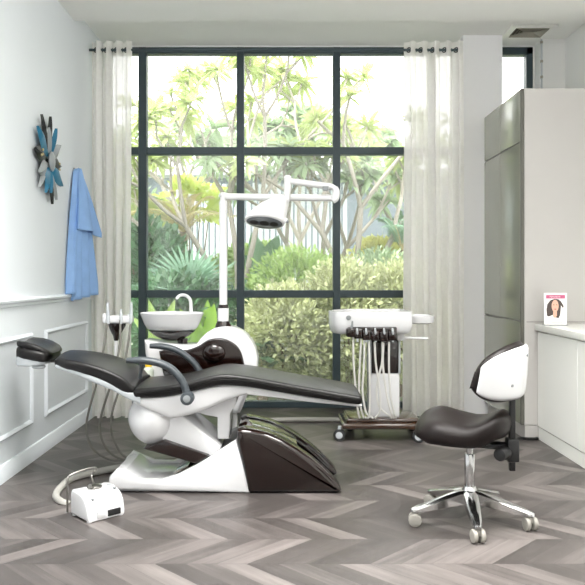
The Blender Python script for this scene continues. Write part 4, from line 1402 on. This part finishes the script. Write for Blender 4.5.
feather_palm('feather_palm', 'straw coloured arching palm left of the lamp post in front of the house', GP(183, 232, 9.8), 12, 1.0, 'leaf_straw', 5)
feather_palm('feather_palm', 'grey green palm at the far right beside the yellow shrub', GP(402, 250, 9.2), 9, .8, 'leaf_fan', 6)
feather_palm('feather_palm', 'low dark green palm between the lamp post and the pale hedge', GP(262, 372, 7.75), 9, .62, 'leaf_dark', 7, .016, .2, (40, 80))

def banana(label, c, seed, leaves, m='leaf_lime'):
    rnd = random.Random(seed); c = Vector(c)
    t = thing('broad_leaf_plant', label, 'plant', (c.x, c.y, GZ))
    bm = B(); tube(bm, [(c.x, c.y, GZ - .01), c + Vector((0, 0, .04))], [.05, .03], 8); obj('stalk', bm, 'leaf_mid', t)
    for (dx, dy, dz, L, w) in leaves:
        lm = LeafMesh()
        lm.leaf(c, Vector((dx, dy, dz)), Vector((-dx * .3, -1, .2)), L, w, .18, 10)
        lm.build('leaf', m, t)
banana('bright lime broad leaved plant behind the cuspidor bowl', GP(206, 362, 7.9), 1, [(-.25, 0, 1, .75, .075), (.12, -.05, 1, .8, .08), (.45, 0, 1, .6, .07), (-.6, 0, .9, .62, .065), (.0, .2, 1, .85, .08), (-.42, .15, 1, .8, .07)])
banana('dark green banana plant under the lamp head', GP(263, 278, 9.4), 2, [(-.2, 0, 1, .75, .12), (.3, -.05, 1, .72, .12), (.75, 0, .8, .6, .1), (-.7, 0, .8, .55, .1)], 'leaf_dark')
banana('lime broad leaved plant between the bowl and the left window post', GP(160, 350, 7.8), 3, [(-.2, 0, 1, .7, .06), (.25, -.05, 1, .7, .06), (.6, 0, 1, .6, .05), (-.6, 0, .9, .55, .05)], 'leaf_mid')

# fence and house
YFN = 13.8
t = thing('picket_fence', 'white vertical picket fence in front of the grey house', 'fence', (0.6, YFN, GZ))
fx0, fx1 = -2.2, 1.15
bm = B(); zf = P(0, 183, YFN).z
for z in (.35, zf - .3):
    box(bm, (fx0, YFN + .02, z), (fx1, YFN + .06, z + .09))
obj('rail', bm, 'fence', t)
n = 30
for k in range(n):
    x = fx0 + (fx1 - fx0) * k / (n - 1)
    bm = B(); box(bm, (x - .04, YFN - .015, GZ), (x + .04, YFN + .02, zf - .02 * (k % 2)), .006, 1); obj('picket', bm, 'fence', t)
t = thing('house', 'grey neighbouring house with pale roof beyond the garden fence', 'house', (0, 17, GZ))
YHs = 16.0
bm = B(); box(bm, (-9, YHs, GZ), (9, YHs + 6, P(0, 172, YHs).z)); obj('wall', bm, 'house', t)
bm = B()
ze, zr_ = P(0, 175, YHs - .5).z, P(0, 158, YHs - .5).z
prism_t = bmesh.new()
a = [(-9.5, YHs - .5, ze), (9.5, YHs - .5, ze), (9.5, YHs + 6.5, ze), (-9.5, YHs + 6.5, ze)]
b = [(-9.5, YHs - .5, ze + .14), (9.5, YHs - .5, ze + .14), (9.0, YHs + 3, zr_ + .45), (-9.0, YHs + 3, zr_ + .45)]
box(bm, (-9.5, YHs - .5, ze), (9.5, YHs + 6.5, ze + .14), .02, 1)
prism_t.free()
vs = [bm.verts.new(p) for p in [(-9.5, YHs - .5, ze + .14), (9.5, YHs - .5, ze + .14), (9.5, YHs + 3, zr_ + .3), (-9.5, YHs + 3, zr_ + .3), (-9.5, YHs + 6.5, ze + .14), (9.5, YHs + 6.5, ze + .14)]]
bm.faces.new((vs[0], vs[1], vs[2], vs[3])); bm.faces.new((vs[3], vs[2], vs[5], vs[4])); bm.faces.new((vs[0], vs[3], vs[4])); bm.faces.new((vs[1], vs[5], vs[2]))
obj('roof', bm, 'roof', t, 30)
for (x0, x1) in ((-4.6, -3.2), (-2.7, -1.6)):
    bm = B(); box(bm, (x0, YHs - .03, .9), (x1, YHs + .05, 2.6)); f_ = obj('window', bm, 'house_dark', t)

# ---------------------------------------------------------------- light
w = bpy.data.worlds.new('sky'); S.world = w
w.use_nodes = True
bg = w.node_tree.nodes['Background']
bg.inputs['Color'].default_value = (1.0, 0.985, 0.995, 1)
bg.inputs['Strength'].default_value = 2.6
def area(name, loc, rot, sx, sy, e, c=(1, 1, 1)):
    l = bpy.data.lights.new(name, 'AREA'); l.shape = 'RECTANGLE'; l.size = sx; l.size_y = sy; l.energy = e; l.color = c; l.spread = R(100)
    o = bpy.data.objects.new(name, l); COL.objects.link(o); o.location = loc; o.rotation_euler = rot
    return o
for x, y in ((-.5, .2), (1.4, .2), (-.5, 3.2), (1.4, 3.2)):  # added fill lights under the ceiling, out of view, without fixtures
    area('ceiling_fill', (x, y, ZC - .01), (0, 0, 0), 1.0, 1.0, 22, (1, .985, .96))
for x in (-.75, 1.6):  # added upward fill, out of view, brightens ceiling and walls by bounce
    area('upward_fill', (x, 1.4, 2.72), (R(180), 0, 0), 1.2, 4.0, 40, (1, .99, .975)).data.spread = R(180)
sun = bpy.data.lights.new('sun', 'SUN'); sun.energy = 3.2; sun.angle = R(6); sun.color = (1.0, .95, .90)
so = bpy.data.objects.new('sun', sun); COL.objects.link(so)
so.rotation_euler = Vector((.55, .25, -1)).to_track_quat('-Z', 'Y').to_euler()

S.view_settings.view_transform = 'Standard'
S.view_settings.look = 'None'
S.view_settings.gamma = 1
S.view_settings.exposure = 1.2
S.view_settings.use_curve_mapping = False
S.cycles.use_denoising = True
S.cycles.max_bounces = 10
S.cycles.diffuse_bounces = 6
S.cycles.transparent_max_bounces = 16
